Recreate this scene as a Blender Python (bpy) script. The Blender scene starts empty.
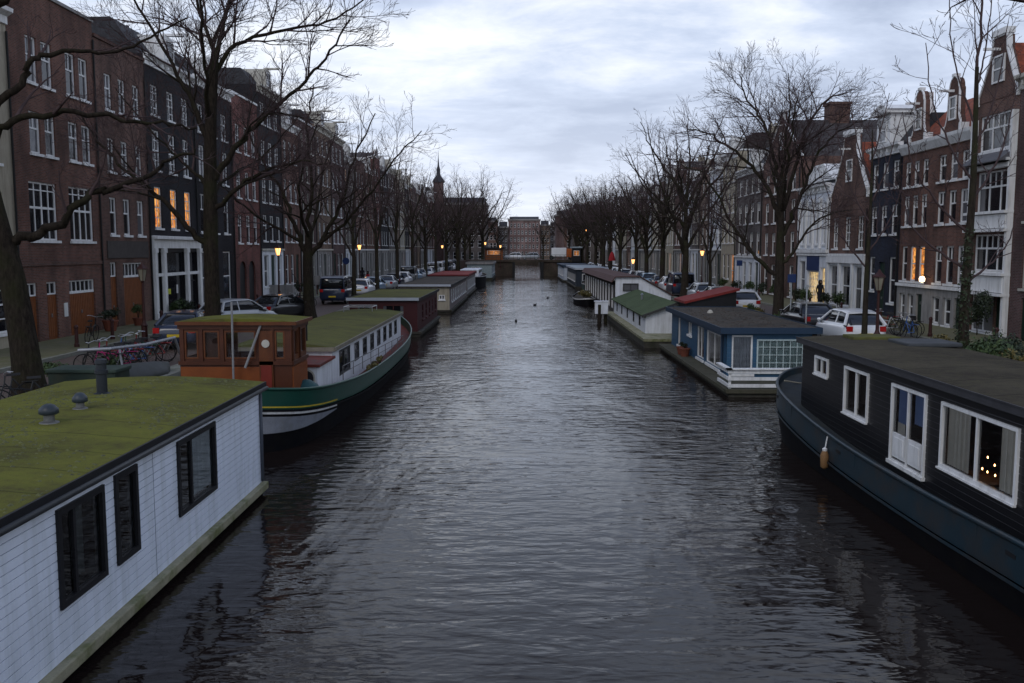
import bpy, math, random
import numpy as np
from math import pi, sin, cos, radians
random.seed(7)
S = bpy.context.scene
COL = S.collection
G = 1.5            # street level above the water
CAMZ = 5.4

# ------------------------------------------------------------------ tagging
def tag(o, label=None, cat=None, group=None, kind=None):
    if label: o['label'] = label
    if cat: o['category'] = cat
    if group: o['group'] = group
    if kind: o['kind'] = kind
    return o
def empty(name, loc=(0, 0, 0), rz=0, parent=None):
    o = bpy.data.objects.new(name, None); COL.objects.link(o)
    o.location = loc; o.rotation_euler = (0, 0, rz); o.parent = parent
    o.empty_display_size = .2
    return o
ORD = ['first', 'second', 'third', 'fourth', 'fifth', 'sixth', 'seventh', 'eighth', 'ninth', 'tenth', 'eleventh', 'twelfth',
       'thirteenth', 'fourteenth', 'fifteenth', 'sixteenth', 'seventeenth', 'eighteenth', 'nineteenth', 'twentieth',
       'twenty-first', 'twenty-second', 'twenty-third', 'twenty-fourth', 'twenty-fifth', 'twenty-sixth', 'twenty-seventh', 'twenty-eighth']

# ------------------------------------------------------------------ materials
class NT:
    def __init__(s, name):
        s.m = bpy.data.materials.new(name); s.m.use_nodes = True
        s.t = s.m.node_tree; s.n = s.t.nodes; s.l = s.t.links
        s.b = s.n['Principled BSDF']
    def add(s, typ, **kw):
        n = s.n.new(typ)
        for k, v in kw.items():
            if k.startswith('_'): setattr(n, k[1:], v)
            else: n.inputs[k.replace('__', ' ')].default_value = v
        return n
    def link(s, a, b): s.l.new(a, b)
    def math(s, op, a, b=None):
        n = s.n.new('ShaderNodeMath'); n.operation = op
        for i, v in enumerate((a, b)):
            if v is None: continue
            if isinstance(v, (int, float)): n.inputs[i].default_value = v
            else: s.l.new(v, n.inputs[i])
        return n.outputs[0]
    def mixc(s, f, a, b, mode='MIX'):
        n = s.n.new('ShaderNodeMix'); n.data_type = 'RGBA'; n.blend_type = mode
        for i, v in ((0, f), (6, a), (7, b)):
            if isinstance(v, (int, float)): n.inputs[i].default_value = v
            elif isinstance(v, tuple): n.inputs[i].default_value = (*v[:3], 1)
            else: s.l.new(v, n.inputs[i])
        return n.outputs[2]
    def ramp(s, fac, stops):
        n = s.n.new('ShaderNodeValToRGB'); s.l.new(fac, n.inputs[0])
        e = n.color_ramp.elements
        while len(e) < len(stops): e.new(.5)
        for i, (p, c) in enumerate(stops):
            e[i].position = p; e[i].color = (c, c, c, 1) if isinstance(c, (int, float)) else (*c[:3], 1)
        return n.outputs[0]
    def noise(s, vec, scale, detail=4, rough=.55, dist=0):
        n = s.add('ShaderNodeTexNoise', Scale=scale, Detail=detail, Roughness=rough, Distortion=dist)
        if vec is not None: s.link(vec, n.inputs['Vector'])
        return n.outputs[0]
    def mapping(s, vec, scale=(1, 1, 1), rot=(0, 0, 0)):
        n = s.add('ShaderNodeMapping', Scale=scale, Rotation=rot); s.link(vec, n.inputs[0]); return n.outputs[0]
    def coord(s, which='Object'):
        return s.n.new('ShaderNodeTexCoord').outputs[which]
    def bump(s, h, strength=.3, dist=.02):
        n = s.add('ShaderNodeBump', Strength=strength, Distance=dist); s.link(h, n.inputs['Height'])
        s.link(n.outputs[0], s.b.inputs['Normal']); return n

MATS = {}
def mat(name, col, rough=.8, var=.25, scale=3., bump=.0, metal=0., dirt=None, dirt_amt=.5, fine=40., spec=.3, emit=None, es=0, streak=False):
    """plain procedural surface: base colour with two noise scales and optional dirt colour"""
    if name in MATS: return MATS[name]
    k = NT(name); b = k.b
    P = k.coord('Object')
    geo = k.n.new('ShaderNodeNewGeometry').outputs['Position']
    n1 = k.noise(geo, scale, 5, .6); n2 = k.noise(geo, fine, 3, .6)
    v = k.math('ADD', k.math('MULTIPLY', n1, .65), k.math('MULTIPLY', n2, .35))
    f = k.ramp(v, [(.3, 0.), (.7, 1.)])
    lo = tuple(c * (1 - var) for c in col); hi = tuple(min(1, c * (1 + var)) for c in col)
    c = k.mixc(f, lo, hi)
    if dirt:
        vec = k.mapping(geo, (1, 1, .12)) if streak else geo
        d = k.ramp(k.noise(vec, scale * .8 if not streak else 5, 6, .65), [(.45, 0.), (.68, 1.)])
        c = k.mixc(k.math('MULTIPLY', d, dirt_amt), c, dirt)
    k.link(c, b.inputs['Base Color'])
    b.inputs['Roughness'].default_value = rough; b.inputs['Metallic'].default_value = metal
    b.inputs['Specular IOR Level'].default_value = spec
    if bump: k.bump(v, bump, .03)
    if emit:
        b.inputs['Emission Color'].default_value = (*emit, 1); b.inputs['Emission Strength'].default_value = es
    MATS[name] = k.m
    return k.m

def brick(name, col, mortar=(.16, .14, .13), var=.3, dirt=(.03, .025, .025)):
    if name in MATS: return MATS[name]
    k = NT(name); b = k.b
    P = k.coord('Object')
    sp = k.n.new('ShaderNodeSeparateXYZ'); k.link(P, sp.inputs[0])
    cb = k.n.new('ShaderNodeCombineXYZ')
    k.link(k.math('ADD', sp.outputs[0], sp.outputs[1]), cb.inputs[0]); k.link(sp.outputs[2], cb.inputs[1])
    br = k.add('ShaderNodeTexBrick', Scale=1., Mortar__Size=.008, Bias=-.2)
    br.inputs['Brick Width'].default_value = .22; br.inputs['Row Height'].default_value = .065
    br.inputs['Color1'].default_value = (*[c * (1 + var) for c in col], 1)
    br.inputs['Color2'].default_value = (*[c * (1 - var) for c in col], 1)
    br.inputs['Mortar'].default_value = (*mortar, 1)
    k.link(cb.outputs[0], br.inputs['Vector'])
    geo = k.n.new('ShaderNodeNewGeometry').outputs['Position']
    st = k.ramp(k.noise(k.mapping(geo, (1, 1, .25)), 1.3, 6, .65), [(.42, 0.), (.72, 1.)])
    c = k.mixc(k.math('MULTIPLY', st, .6), br.outputs[0], dirt)
    big = k.ramp(k.noise(geo, .35, 3, .5), [(.35, .75), (.65, 1.2)])
    c = k.mixc(1., c, big, 'MULTIPLY')
    k.link(c, b.inputs['Base Color']); b.inputs['Roughness'].default_value = .9
    b.inputs['Specular IOR Level'].default_value = .15
    k.bump(br.outputs[1], -.25, .01)
    MATS[name] = k.m; return k.m

def pane_mat():
    """far house glass: glossy over a dark room, with curtains or blinds in some"""
    k = NT('house_glass'); b = k.b
    r = k.n.new('ShaderNodeObjectInfo').outputs['Random']
    P = k.coord('Generated'); sp = k.n.new('ShaderNodeSeparateXYZ'); k.link(P, sp.inputs[0])
    fold = k.add('ShaderNodeTexWave', Scale=9., Distortion=1.5, Detail=1.)
    k.link(P, fold.inputs[0])
    cur = k.mixc(fold.outputs[1], (.10, .10, .11), (.28, .28, .30))
    side = k.math('GREATER_THAN', k.math('ABSOLUTE', k.math('SUBTRACT', sp.outputs[0], .5)), .32)
    has = k.math('GREATER_THAN', r, .55)
    full = k.math('GREATER_THAN', r, .86)
    m = k.math('MAXIMUM', k.math('MULTIPLY', side, has), full)
    c = k.mixc(k.math('MULTIPLY', m, .55), (.010, .010, .013), cur)
    k.link(c, b.inputs['Base Color'])
    b.inputs['Roughness'].default_value = .06; b.inputs['Specular IOR Level'].default_value = .6
    k.bump(k.noise(k.n.new('ShaderNodeNewGeometry').outputs['Position'], 2.5, 2), .12, .05)
    return k.m

def lit_mat(name, c0, c1, strength):
    k = NT(name); b = k.b
    geo = k.n.new('ShaderNodeNewGeometry').outputs['Position']
    n = k.ramp(k.noise(k.mapping(geo, (1, 1, .45)), 2.6, 4, .65), [(.35, 0.), (.65, 1.)])
    c = k.mixc(n, c0, c1)
    P = k.coord('Generated'); wv = k.add('ShaderNodeTexWave', Scale=5., Distortion=2., Detail=1.5); k.link(P, wv.inputs[0])
    sp = k.n.new('ShaderNodeSeparateXYZ'); k.link(P, sp.inputs[0])
    edge = k.ramp(k.math('ABSOLUTE', k.math('SUBTRACT', sp.outputs[0], .5)), [(.22, 1.), (.36, .35)])
    fl = k.ramp(k.noise(k.mapping(geo, (3, 3, 3)), 1.6, 2), [(.42, .35), (.52, 1.)])
    c = k.mixc(1., k.mixc(.45, c, wv.outputs[0], 'MULTIPLY'), k.mixc(1., edge, fl, 'MULTIPLY'), 'MULTIPLY')
    b.inputs['Base Color'].default_value = (.1, .06, .03, 1); b.inputs['Roughness'].default_value = .1
    k.link(c, b.inputs['Emission Color']); b.inputs['Emission Strength'].default_value = strength
    return k.m

def clear_glass():
    k = NT('clear_glass')
    k.n.remove(k.b)
    out = k.n['Material Output']
    t = k.add('ShaderNodeBsdfTransparent', Color=(.95, .97, .98, 1)); g = k.add('ShaderNodeBsdfGlossy', Roughness=.02)
    fr = k.add('ShaderNodeFresnel', IOR=1.5)
    mx = k.n.new('ShaderNodeMixShader')
    f = k.math('MINIMUM', k.math('ADD', k.math('MULTIPLY', fr.outputs[0], 1.5), .03), 1.)
    k.link(f, mx.inputs[0]); k.link(t.outputs[0], mx.inputs[1]); k.link(g.outputs[0], mx.inputs[2])
    k.link(mx.outputs[0], out.inputs[0]); return k.m

def water_mat():
    k = NT('canal_water'); b = k.b
    b.inputs['Base Color'].default_value = (.013, .009, .008, 1)
    b.inputs['Roughness'].default_value = .05; b.inputs['IOR'].default_value = 1.33
    P = k.n.new('ShaderNodeNewGeometry').outputs['Position']
    warp = k.noise(k.mapping(P, (.22, .10, 1)), 1., 4, .6, .6)
    a = k.noise(k.mapping(P, (.5, 1.3, 1), (0, 0, .12)), .9, 2, .5, .6)
    w2 = k.noise(k.mapping(P, (1.1, 2.7, 1), (0, 0, -.15)), 1.25, 2, .5, .4)
    w3 = k.noise(k.mapping(P, (1.5, 3.2, 1), (0, 0, .4)), 2.4, 2, .5, .3)
    amp = k.ramp(warp, [(.40, .38), (.60, 1.)])
    h = k.math('ADD', k.math('MULTIPLY', a, .8), k.math('MULTIPLY', w2, .75))
    h = k.math('ADD', h, k.math('MULTIPLY', w3, .16))
    h = k.math('MULTIPLY', h, amp)
    k.bump(h, 1., WATER_BUMP)
    return k.m
WATER_BUMP = .054

def roof_felt(name, c1, c2, c3, strip=1.0, moss=.5, axis=1):
    """bitumen felt laid in strips with moss growing on it"""
    k = NT(name); b = k.b
    P = k.n.new('ShaderNodeNewGeometry').outputs['Position']
    n1 = k.noise(P, .7, 6, .65); n2 = k.noise(P, 6., 6, .75); n3 = k.noise(P, 60., 3, .7)
    m = k.math('ADD', k.math('MULTIPLY', n1, .5), k.math('ADD', k.math('MULTIPLY', n2, .35), k.math('MULTIPLY', n3, .15)))
    f = k.ramp(m, [(.5 - moss * .22, 0.), (.62 - moss * .1, 1.)])
    c = k.mixc(f, c1, c2)
    c = k.mixc(k.ramp(n2, [(.5, 0.), (.75, .6)]), c, c3)
    # seams
    sp = k.n.new('ShaderNodeSeparateXYZ'); k.link(P, sp.inputs[0])
    wob = k.math('MULTIPLY', k.noise(P, 1.5, 2), .12)
    s = k.math('FRACT', k.math('MULTIPLY', k.math('ADD', sp.outputs[axis], wob), 1. / strip))
    seam = k.ramp(s, [(.0, 1.), (.035, .0), (.97, 0.), (1., 1.)])
    c = k.mixc(k.math('MULTIPLY', seam, .55), c, tuple(x * .45 for x in c1))
    k.link(c, b.inputs['Base Color']); b.inputs['Roughness'].default_value = .95
    b.inputs['Specular IOR Level'].default_value = .1
    hgt = k.math('ADD', k.math('MULTIPLY', n3, .5), k.math('ADD', n2, k.math('MULTIPLY', seam, .8)))
    k.bump(hgt, .5, .03)
    return k.m

def tiles(name, col):
    k = NT(name); b = k.b
    P = k.coord('Object')
    sp = k.n.new('ShaderNodeSeparateXYZ'); k.link(P, sp.inputs[0])
    rz = k.math('FRACT', k.math('MULTIPLY', sp.outputs[2], 4.2)); ry = k.math('FRACT', k.math('MULTIPLY', sp.outputs[1], 4.))
    n = k.noise(P, 3., 5, .7)
    c = k.mixc(k.ramp(n, [(.35, 0.), (.65, 1.)]), tuple(x * .55 for x in col), tuple(x * 1.25 for x in col))
    c = k.mixc(k.ramp(rz, [(0., .6), (.15, 0.)]), c, tuple(x * .3 for x in col))
    c = k.mixc(k.ramp(ry, [(0., .4), (.2, 0.)]), c, tuple(x * .4 for x in col))
    k.link(c, b.inputs['Base Color']); b.inputs['Roughness'].default_value = .8
    k.bump(k.math('ADD', rz, ry), .4, .03)
    return k.m

def ground_mat(name, c1, c2, moss, bw=.2, bh=.1):
    k = NT(name); b = k.b
    P = k.n.new('ShaderNodeNewGeometry').outputs['Position']
    br = k.add('ShaderNodeTexBrick', Scale=1., Mortar__Size=.008)
    br.inputs['Brick Width'].default_value = bw; br.inputs['Row Height'].default_value = bh
    br.inputs['Color1'].default_value = (*c1, 1); br.inputs['Color2'].default_value = (*c2, 1)
    br.inputs['Mortar'].default_value = (*[x * .35 for x in c1], 1)
    k.link(k.mapping(P, (1, 1, 1), (0, 0, pi / 2)), br.inputs['Vector'])
    f = k.ramp(k.noise(P, 1.2, 6, .7), [(.4, 0.), (.65, .8)])
    c = k.mixc(f, br.outputs[0], moss)
    k.link(c, b.inputs['Base Color']); b.inputs['Roughness'].default_value = .75
    k.bump(k.noise(P, 9., 4), .3, .02)
    return k.m

def leaf_mat(name, c1, c2):
    k = NT(name); b = k.b
    P = k.n.new('ShaderNodeNewGeometry').outputs['Position']
    c = k.mixc(k.ramp(k.noise(P, 7., 3, .7), [(.35, 0.), (.65, 1.)]), c1, c2)
    k.link(c, b.inputs['Base Color']); b.inputs['Roughness'].default_value = .7
    return k.m

def bark_mat(name, c1, c2, moss=(.035, .045, .015)):
    k = NT(name); b = k.b
    P = k.n.new('ShaderNodeNewGeometry').outputs['Position']
    n = k.noise(k.mapping(P, (1, 1, .3)), 14., 5, .7)
    c = k.mixc(k.ramp(n, [(.35, 0.), (.65, 1.)]), c1, c2)
    c = k.mixc(k.ramp(k.noise(P, 1.1, 5, .6), [(.48, 0.), (.7, .6)]), c, moss)
    k.link(c, b.inputs['Base Color']); b.inputs['Roughness'].default_value = .95
    b.inputs['Specular IOR Level'].default_value = .1
    k.bump(n, .8, .04)
    return k.m

GLASS = pane_mat(); CLEAR = clear_glass()
LIT = lit_mat('lit_window', (.9, .22, .03), (1., .5, .12), 1.0)
LIT2 = lit_mat('lit_window_dim', (.35, .09, .02), (.9, .35, .08), .7)
LITY = lit_mat('lit_shop', (.8, .5, .18), (1., .75, .35), .8)
WHITE = mat('white_paint', (.76, .76, .75), .55, .1, 2, dirt=(.25, .24, .2), dirt_amt=.35, streak=True)
OFFW = mat('cream_paint', (.48, .46, .40), .6, .12, 2, dirt=(.2, .18, .14), dirt_amt=.4, streak=True)
STONE = mat('grey_stone', (.27, .26, .25), .85, .2, 2, .15, dirt=(.1, .095, .09), dirt_amt=.6, streak=True)
WHITEWALL = mat('white_wall', (.68, .70, .74), .75, .1, 1.2, dirt=(.25, .25, .24), dirt_amt=.4, streak=True)
CREAMWALL = mat('cream_wall', (.38, .34, .26), .8, .12, 1.2, dirt=(.16, .13, .1), dirt_amt=.5, streak=True)
BLACK = mat('black_paint', (.012, .012, .014), .5, .2, 4)
DARKM = mat('dark_iron', (.014, .014, .014), .5, .2, 6)
REDIRON = mat('maroon_iron', (.04, .012, .010), .5, .2, 6)
SLATE = tiles('slate_roof', (.035, .036, .042)); TILE_D = tiles('dark_tile_roof', (.05, .042, .040)); TILE_R = tiles('red_tile_roof', (.26, .06, .025))
B_BROWN = brick('brown_brick', (.138, .060, .041)); B_BROWN2 = brick('dull_brown_brick', (.125, .062, .045))
B_DARK = brick('black_brick', (.022, .021, .026), (.03, .03, .03)); B_BLUE = brick('dark_blue_brick', (.022, .027, .045), (.03, .03, .035))
B_RED = brick('red_brick', (.15, .045, .035)); B_PURPLE = brick('purple_brick', (.085, .045, .043)); B_GREY = brick('grey_brick', (.12, .105, .10)); B_TAN = brick('tan_brick', (.17, .115, .08))
WOOD_O = mat('orange_door_wood', (.18, .058, .018), .5, .3, 5, .1)
WOOD_D = mat('dark_green_door', (.012, .03, .02), .4, .2, 5)
BLUEP = mat('blue_sign_paint', (.010, .028, .10), .5, .15, 3)
BARK = bark_mat('bark', (.018, .014, .011), (.045, .036, .028)); BARK_M = bark_mat('mossy_bark', (.012, .009, .007), (.034, .027, .020), (.024, .027, .010))
TWIG = mat('twig_bark', (.070, .048, .048), .9, .2, 3, spec=.1)
RUBBER = mat('tyre_rubber', (.012, .012, .012), .85, .2, 10)
CHROME = mat('bare_metal', (.35, .36, .37), .35, .1, 10, metal=.8)

# ------------------------------------------------------------------ mesh builder
class MB:
    def __init__(s): s.v = []; s.f = []
    def quad(s, a, b, c, d):
        n = len(s.v); s.v += [a, b, c, d]; s.f.append((n, n + 1, n + 2, n + 3))
    def face(s, pts):
        n = len(s.v); s.v += list(pts); s.f.append(tuple(range(n, n + len(pts))))
    def box(s, x0, x1, y0, y1, z0, z1):
        n = len(s.v)
        s.v += [(x0, y0, z0), (x1, y0, z0), (x1, y1, z0), (x0, y1, z0), (x0, y0, z1), (x1, y0, z1), (x1, y1, z1), (x0, y1, z1)]
        s.f += [tuple(n + i for i in q) for q in ((0, 3, 2, 1), (4, 5, 6, 7), (0, 1, 5, 4), (1, 2, 6, 5), (2, 3, 7, 6), (3, 0, 4, 7))]
    def prism(s, poly, a0, a1, plane='xz'):
        """extrude a polygon: plane xz along y, xy along z, yz along x"""
        def P(p, a):
            return (p[0], a, p[1]) if plane == 'xz' else (p[0], p[1], a) if plane == 'xy' else (a, p[0], p[1])
        n = len(s.v); m = len(poly)
        s.v += [P(p, a0) for p in poly] + [P(p, a1) for p in poly]
        s.f.append(tuple(range(n, n + m))); s.f.append(tuple(range(n + 2 * m - 1, n + m - 1, -1)))
        for i in range(m):
            j = (i + 1) % m; s.f.append((n + i, n + m + i, n + m + j, n + j))
    def tube(s, pts, r, k=8, cap=True):
        pts = [np.array(p, float) for p in pts]; n0 = len(s.v); N = len(pts)
        rs = r if hasattr(r, '__len__') else [r] * N
        for i, p in enumerate(pts):
            t = pts[min(i + 1, N - 1)] - pts[max(i - 1, 0)]; t /= (np.linalg.norm(t) + 1e-9)
            ref = np.array((0, 0, 1.)) if abs(t[2]) < .9 else np.array((1., 0, 0))
            a = np.cross(t, ref); a /= np.linalg.norm(a); b = np.cross(t, a)
            for j in range(k):
                q = p + rs[i] * (cos(2 * pi * j / k) * a + sin(2 * pi * j / k) * b); s.v.append(tuple(q))
        for i in range(N - 1):
            for j in range(k):
                j2 = (j + 1) % k
                s.f.append((n0 + i * k + j, n0 + i * k + j2, n0 + (i + 1) * k + j2, n0 + (i + 1) * k + j))
        if cap:
            s.f.append(tuple(n0 + j for j in range(k - 1, -1, -1))); s.f.append(tuple(n0 + (N - 1) * k + j for j in range(k)))
    def lathe(s, prof, c=(0, 0, 0), k=16):
        n0 = len(s.v)
        for r, z in prof:
            for j in range(k): s.v.append((c[0] + r * cos(2 * pi * j / k), c[1] + r * sin(2 * pi * j / k), c[2] + z))
        for i in range(len(prof) - 1):
            for j in range(k):
                j2 = (j + 1) % k; s.f.append((n0 + i * k + j, n0 + i * k + j2, n0 + (i + 1) * k + j2, n0 + (i + 1) * k + j))
        s.f.append(tuple(n0 + j for j in range(k - 1, -1, -1))); s.f.append(tuple(n0 + (len(prof) - 1) * k + j for j in range(k)))
    def ring(s, c, R, r, axis='x', k=20, q=6, sc=(1, 1)):
        n0 = len(s.v)
        for i in range(k):
            a = 2 * pi * i / k
            for j in range(q):
                b = 2 * pi * j / q; rr = R + r * cos(b); w = r * sin(b)
                p = (w, rr * cos(a) * sc[0], rr * sin(a) * sc[1]) if axis == 'x' else (rr * cos(a), w, rr * sin(a)) if axis == 'y' else (rr * cos(a), rr * sin(a), w)
                s.v.append((c[0] + p[0], c[1] + p[1], c[2] + p[2]))
        for i in range(k):
            for j in range(q):
                i2 = (i + 1) % k; j2 = (j + 1) % q
                s.f.append((n0 + i * q + j, n0 + i2 * q + j, n0 + i2 * q + j2, n0 + i * q + j2))
    def mesh(s, name, m, smooth=False):
        me = bpy.data.meshes.new(name); me.from_pydata(s.v, [], s.f)
        if m: me.materials.append(m)
        if smooth: me.polygons.foreach_set('use_smooth', [True] * len(me.polygons))
        me.update(); return me
    def build(s, name, m, parent=None, loc=(0, 0, 0), rz=0, smooth=False, bevel=0):
        o = bpy.data.objects.new(name, s.mesh(name, m, smooth)); COL.objects.link(o)
        o.parent = parent; o.location = loc; o.rotation_euler = (0, 0, rz)
        if bevel:
            b = o.modifiers.new('bevel', 'BEVEL'); b.width = bevel; b.segments = 2; b.limit_method = 'ANGLE'
        return o
def inst(name, me, parent=None, loc=(0, 0, 0), rz=0):
    o = bpy.data.objects.new(name, me); COL.objects.link(o); o.parent = parent; o.location = loc; o.rotation_euler = (0, 0, rz); return o
def bx(name, m, parent, *b, bevel=0, loc=(0, 0, 0), rz=0):
    k = MB(); k.box(*b); return k.build(name, m, parent, loc, rz, bevel=bevel)

def wall_front(k, w, z0, z1, holes, dep=.2, y=0):
    """front sheet in the xz plane at y (facing -y) with rectangular openings and their reveals"""
    xs = sorted({0, w} | {h[0] for h in holes} | {h[1] for h in holes}); zs = sorted({z0, z1} | {h[2] for h in holes} | {h[3] for h in holes})
    xs = [x for x in xs if 0 <= x <= w]; zs = [z for z in zs if z0 <= z <= z1]
    for i in range(len(xs) - 1):
        run = None
        for j in range(len(zs) - 1):
            cx, cz = (xs[i] + xs[i + 1]) / 2, (zs[j] + zs[j + 1]) / 2
            if any(h[0] < cx < h[1] and h[2] < cz < h[3] for h in holes):
                if run is not None: k.quad((xs[i], y, run), (xs[i + 1], y, run), (xs[i + 1], y, zs[j]), (xs[i], y, zs[j])); run = None
            elif run is None: run = zs[j]
        if run is not None: k.quad((xs[i], y, run), (xs[i + 1], y, run), (xs[i + 1], y, z1), (xs[i], y, z1))
    for h in holes:
        a, b, c, d = h[:4]
        k.quad((a, y, c), (a, y + dep, c), (a, y + dep, d), (a, y, d)); k.quad((b, y, c), (b, y, d), (b, y + dep, d), (b, y + dep, c))
        k.quad((a, y, d), (a, y + dep, d), (b, y + dep, d), (b, y, d)); k.quad((a, y, c), (b, y, c), (b, y + dep, c), (a, y + dep, c))

# ------------------------------------------------------------------ windows (pane mesh > frame, sill); shared by size
WC = {}
def frame_bars(w, h, style, t=.08, y0=-.05, y1=.02):
    k = MB()
    k.box(0, t, y0, y1, 0, h); k.box(w - t, w, y0, y1, 0, h); k.box(t, w - t, y0, y1, 0, t); k.box(t, w - t, y0, y1, h - t, h)
    m = t * .6; ya, yb = y0 + .012, y1 - .004
    def hb(z, th=m, a=t, b=None): k.box(a, w - t if b is None else b, ya, yb, z - th / 2, z + th / 2)
    def vb(x, za=t, zb=None, th=m): k.box(x - th / 2, x + th / 2, ya + .004, yb - .004, za, h - t if zb is None else zb)
    if style == 'sash': hb(h * .6, t * .9); vb(w / 2, h * .6 + t * .45)
    elif style == 'sash2': hb(h * .5, t * .9)
    elif style == 'grid': hb(h * .5, t * .8); hb(h * .25); hb(h * .75); vb(w / 2)
    elif style == 'tall4':
        hb(h * .56, t * 1.2)
        for q in (.25, .5, .75): vb(w * q, t, h - t, t if q == .5 else m)
        hb(h * .86)
    elif style == 'trans':
        n = max(2, round(w / .42))
        for q in range(1, n): vb(w * q / n)
    elif style == 'bay':
        hb(h * .62, t)
        for q in (1 / 3, 2 / 3): vb(w * q, t, h - t, t * 1.1)
        for q in range(1, 6):
            if q % 2: vb(w * q / 6, h * .62, h - t)
    elif style == 'two': vb(w / 2, t, h - t, t)
    elif style == 'third': vb(w * .34, t, h - t, t * .8)
    elif style == 'lattice':
        for q in range(1, 4): hb(h * q / 4, .024)
        for q in range(1, 7): vb(w * q / 7, t, h - t, .024)
    return k
def window(parent, x, z, w, h, style='sash', pane=None, fm=None, y=.12, sill=True, t=.08, sm=None, rz=0, loc=None, paney=0.):
    pane = pane or GLASS; fm = fm or WHITE; w = round(w, 2); h = round(h, 2)
    key = (w, h, style, pane.name, fm.name, t, sill, (sm or fm).name, y)
    if key not in WC:
        p = MB(); p.quad((.02, 0, .02), (w - .02, 0, .02), (w - .02, 0, h - .02), (.02, 0, h - .02))
        WC[key] = (p.mesh('window', pane), frame_bars(w, h, style, t).mesh('frame', fm), None)
        if sill:
            q = MB(); q.box(-.07, w + .07, -y - .09, -.055, -.11, -.003); WC[key] = (*WC[key][:2], q.mesh('sill', sm or fm))
    a, b, c = WC[key]
    o = inst('window', a, parent, loc or (x, y, z), rz)
    inst('frame', b, o)
    if c: inst('sill', c, o)
    return o

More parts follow.
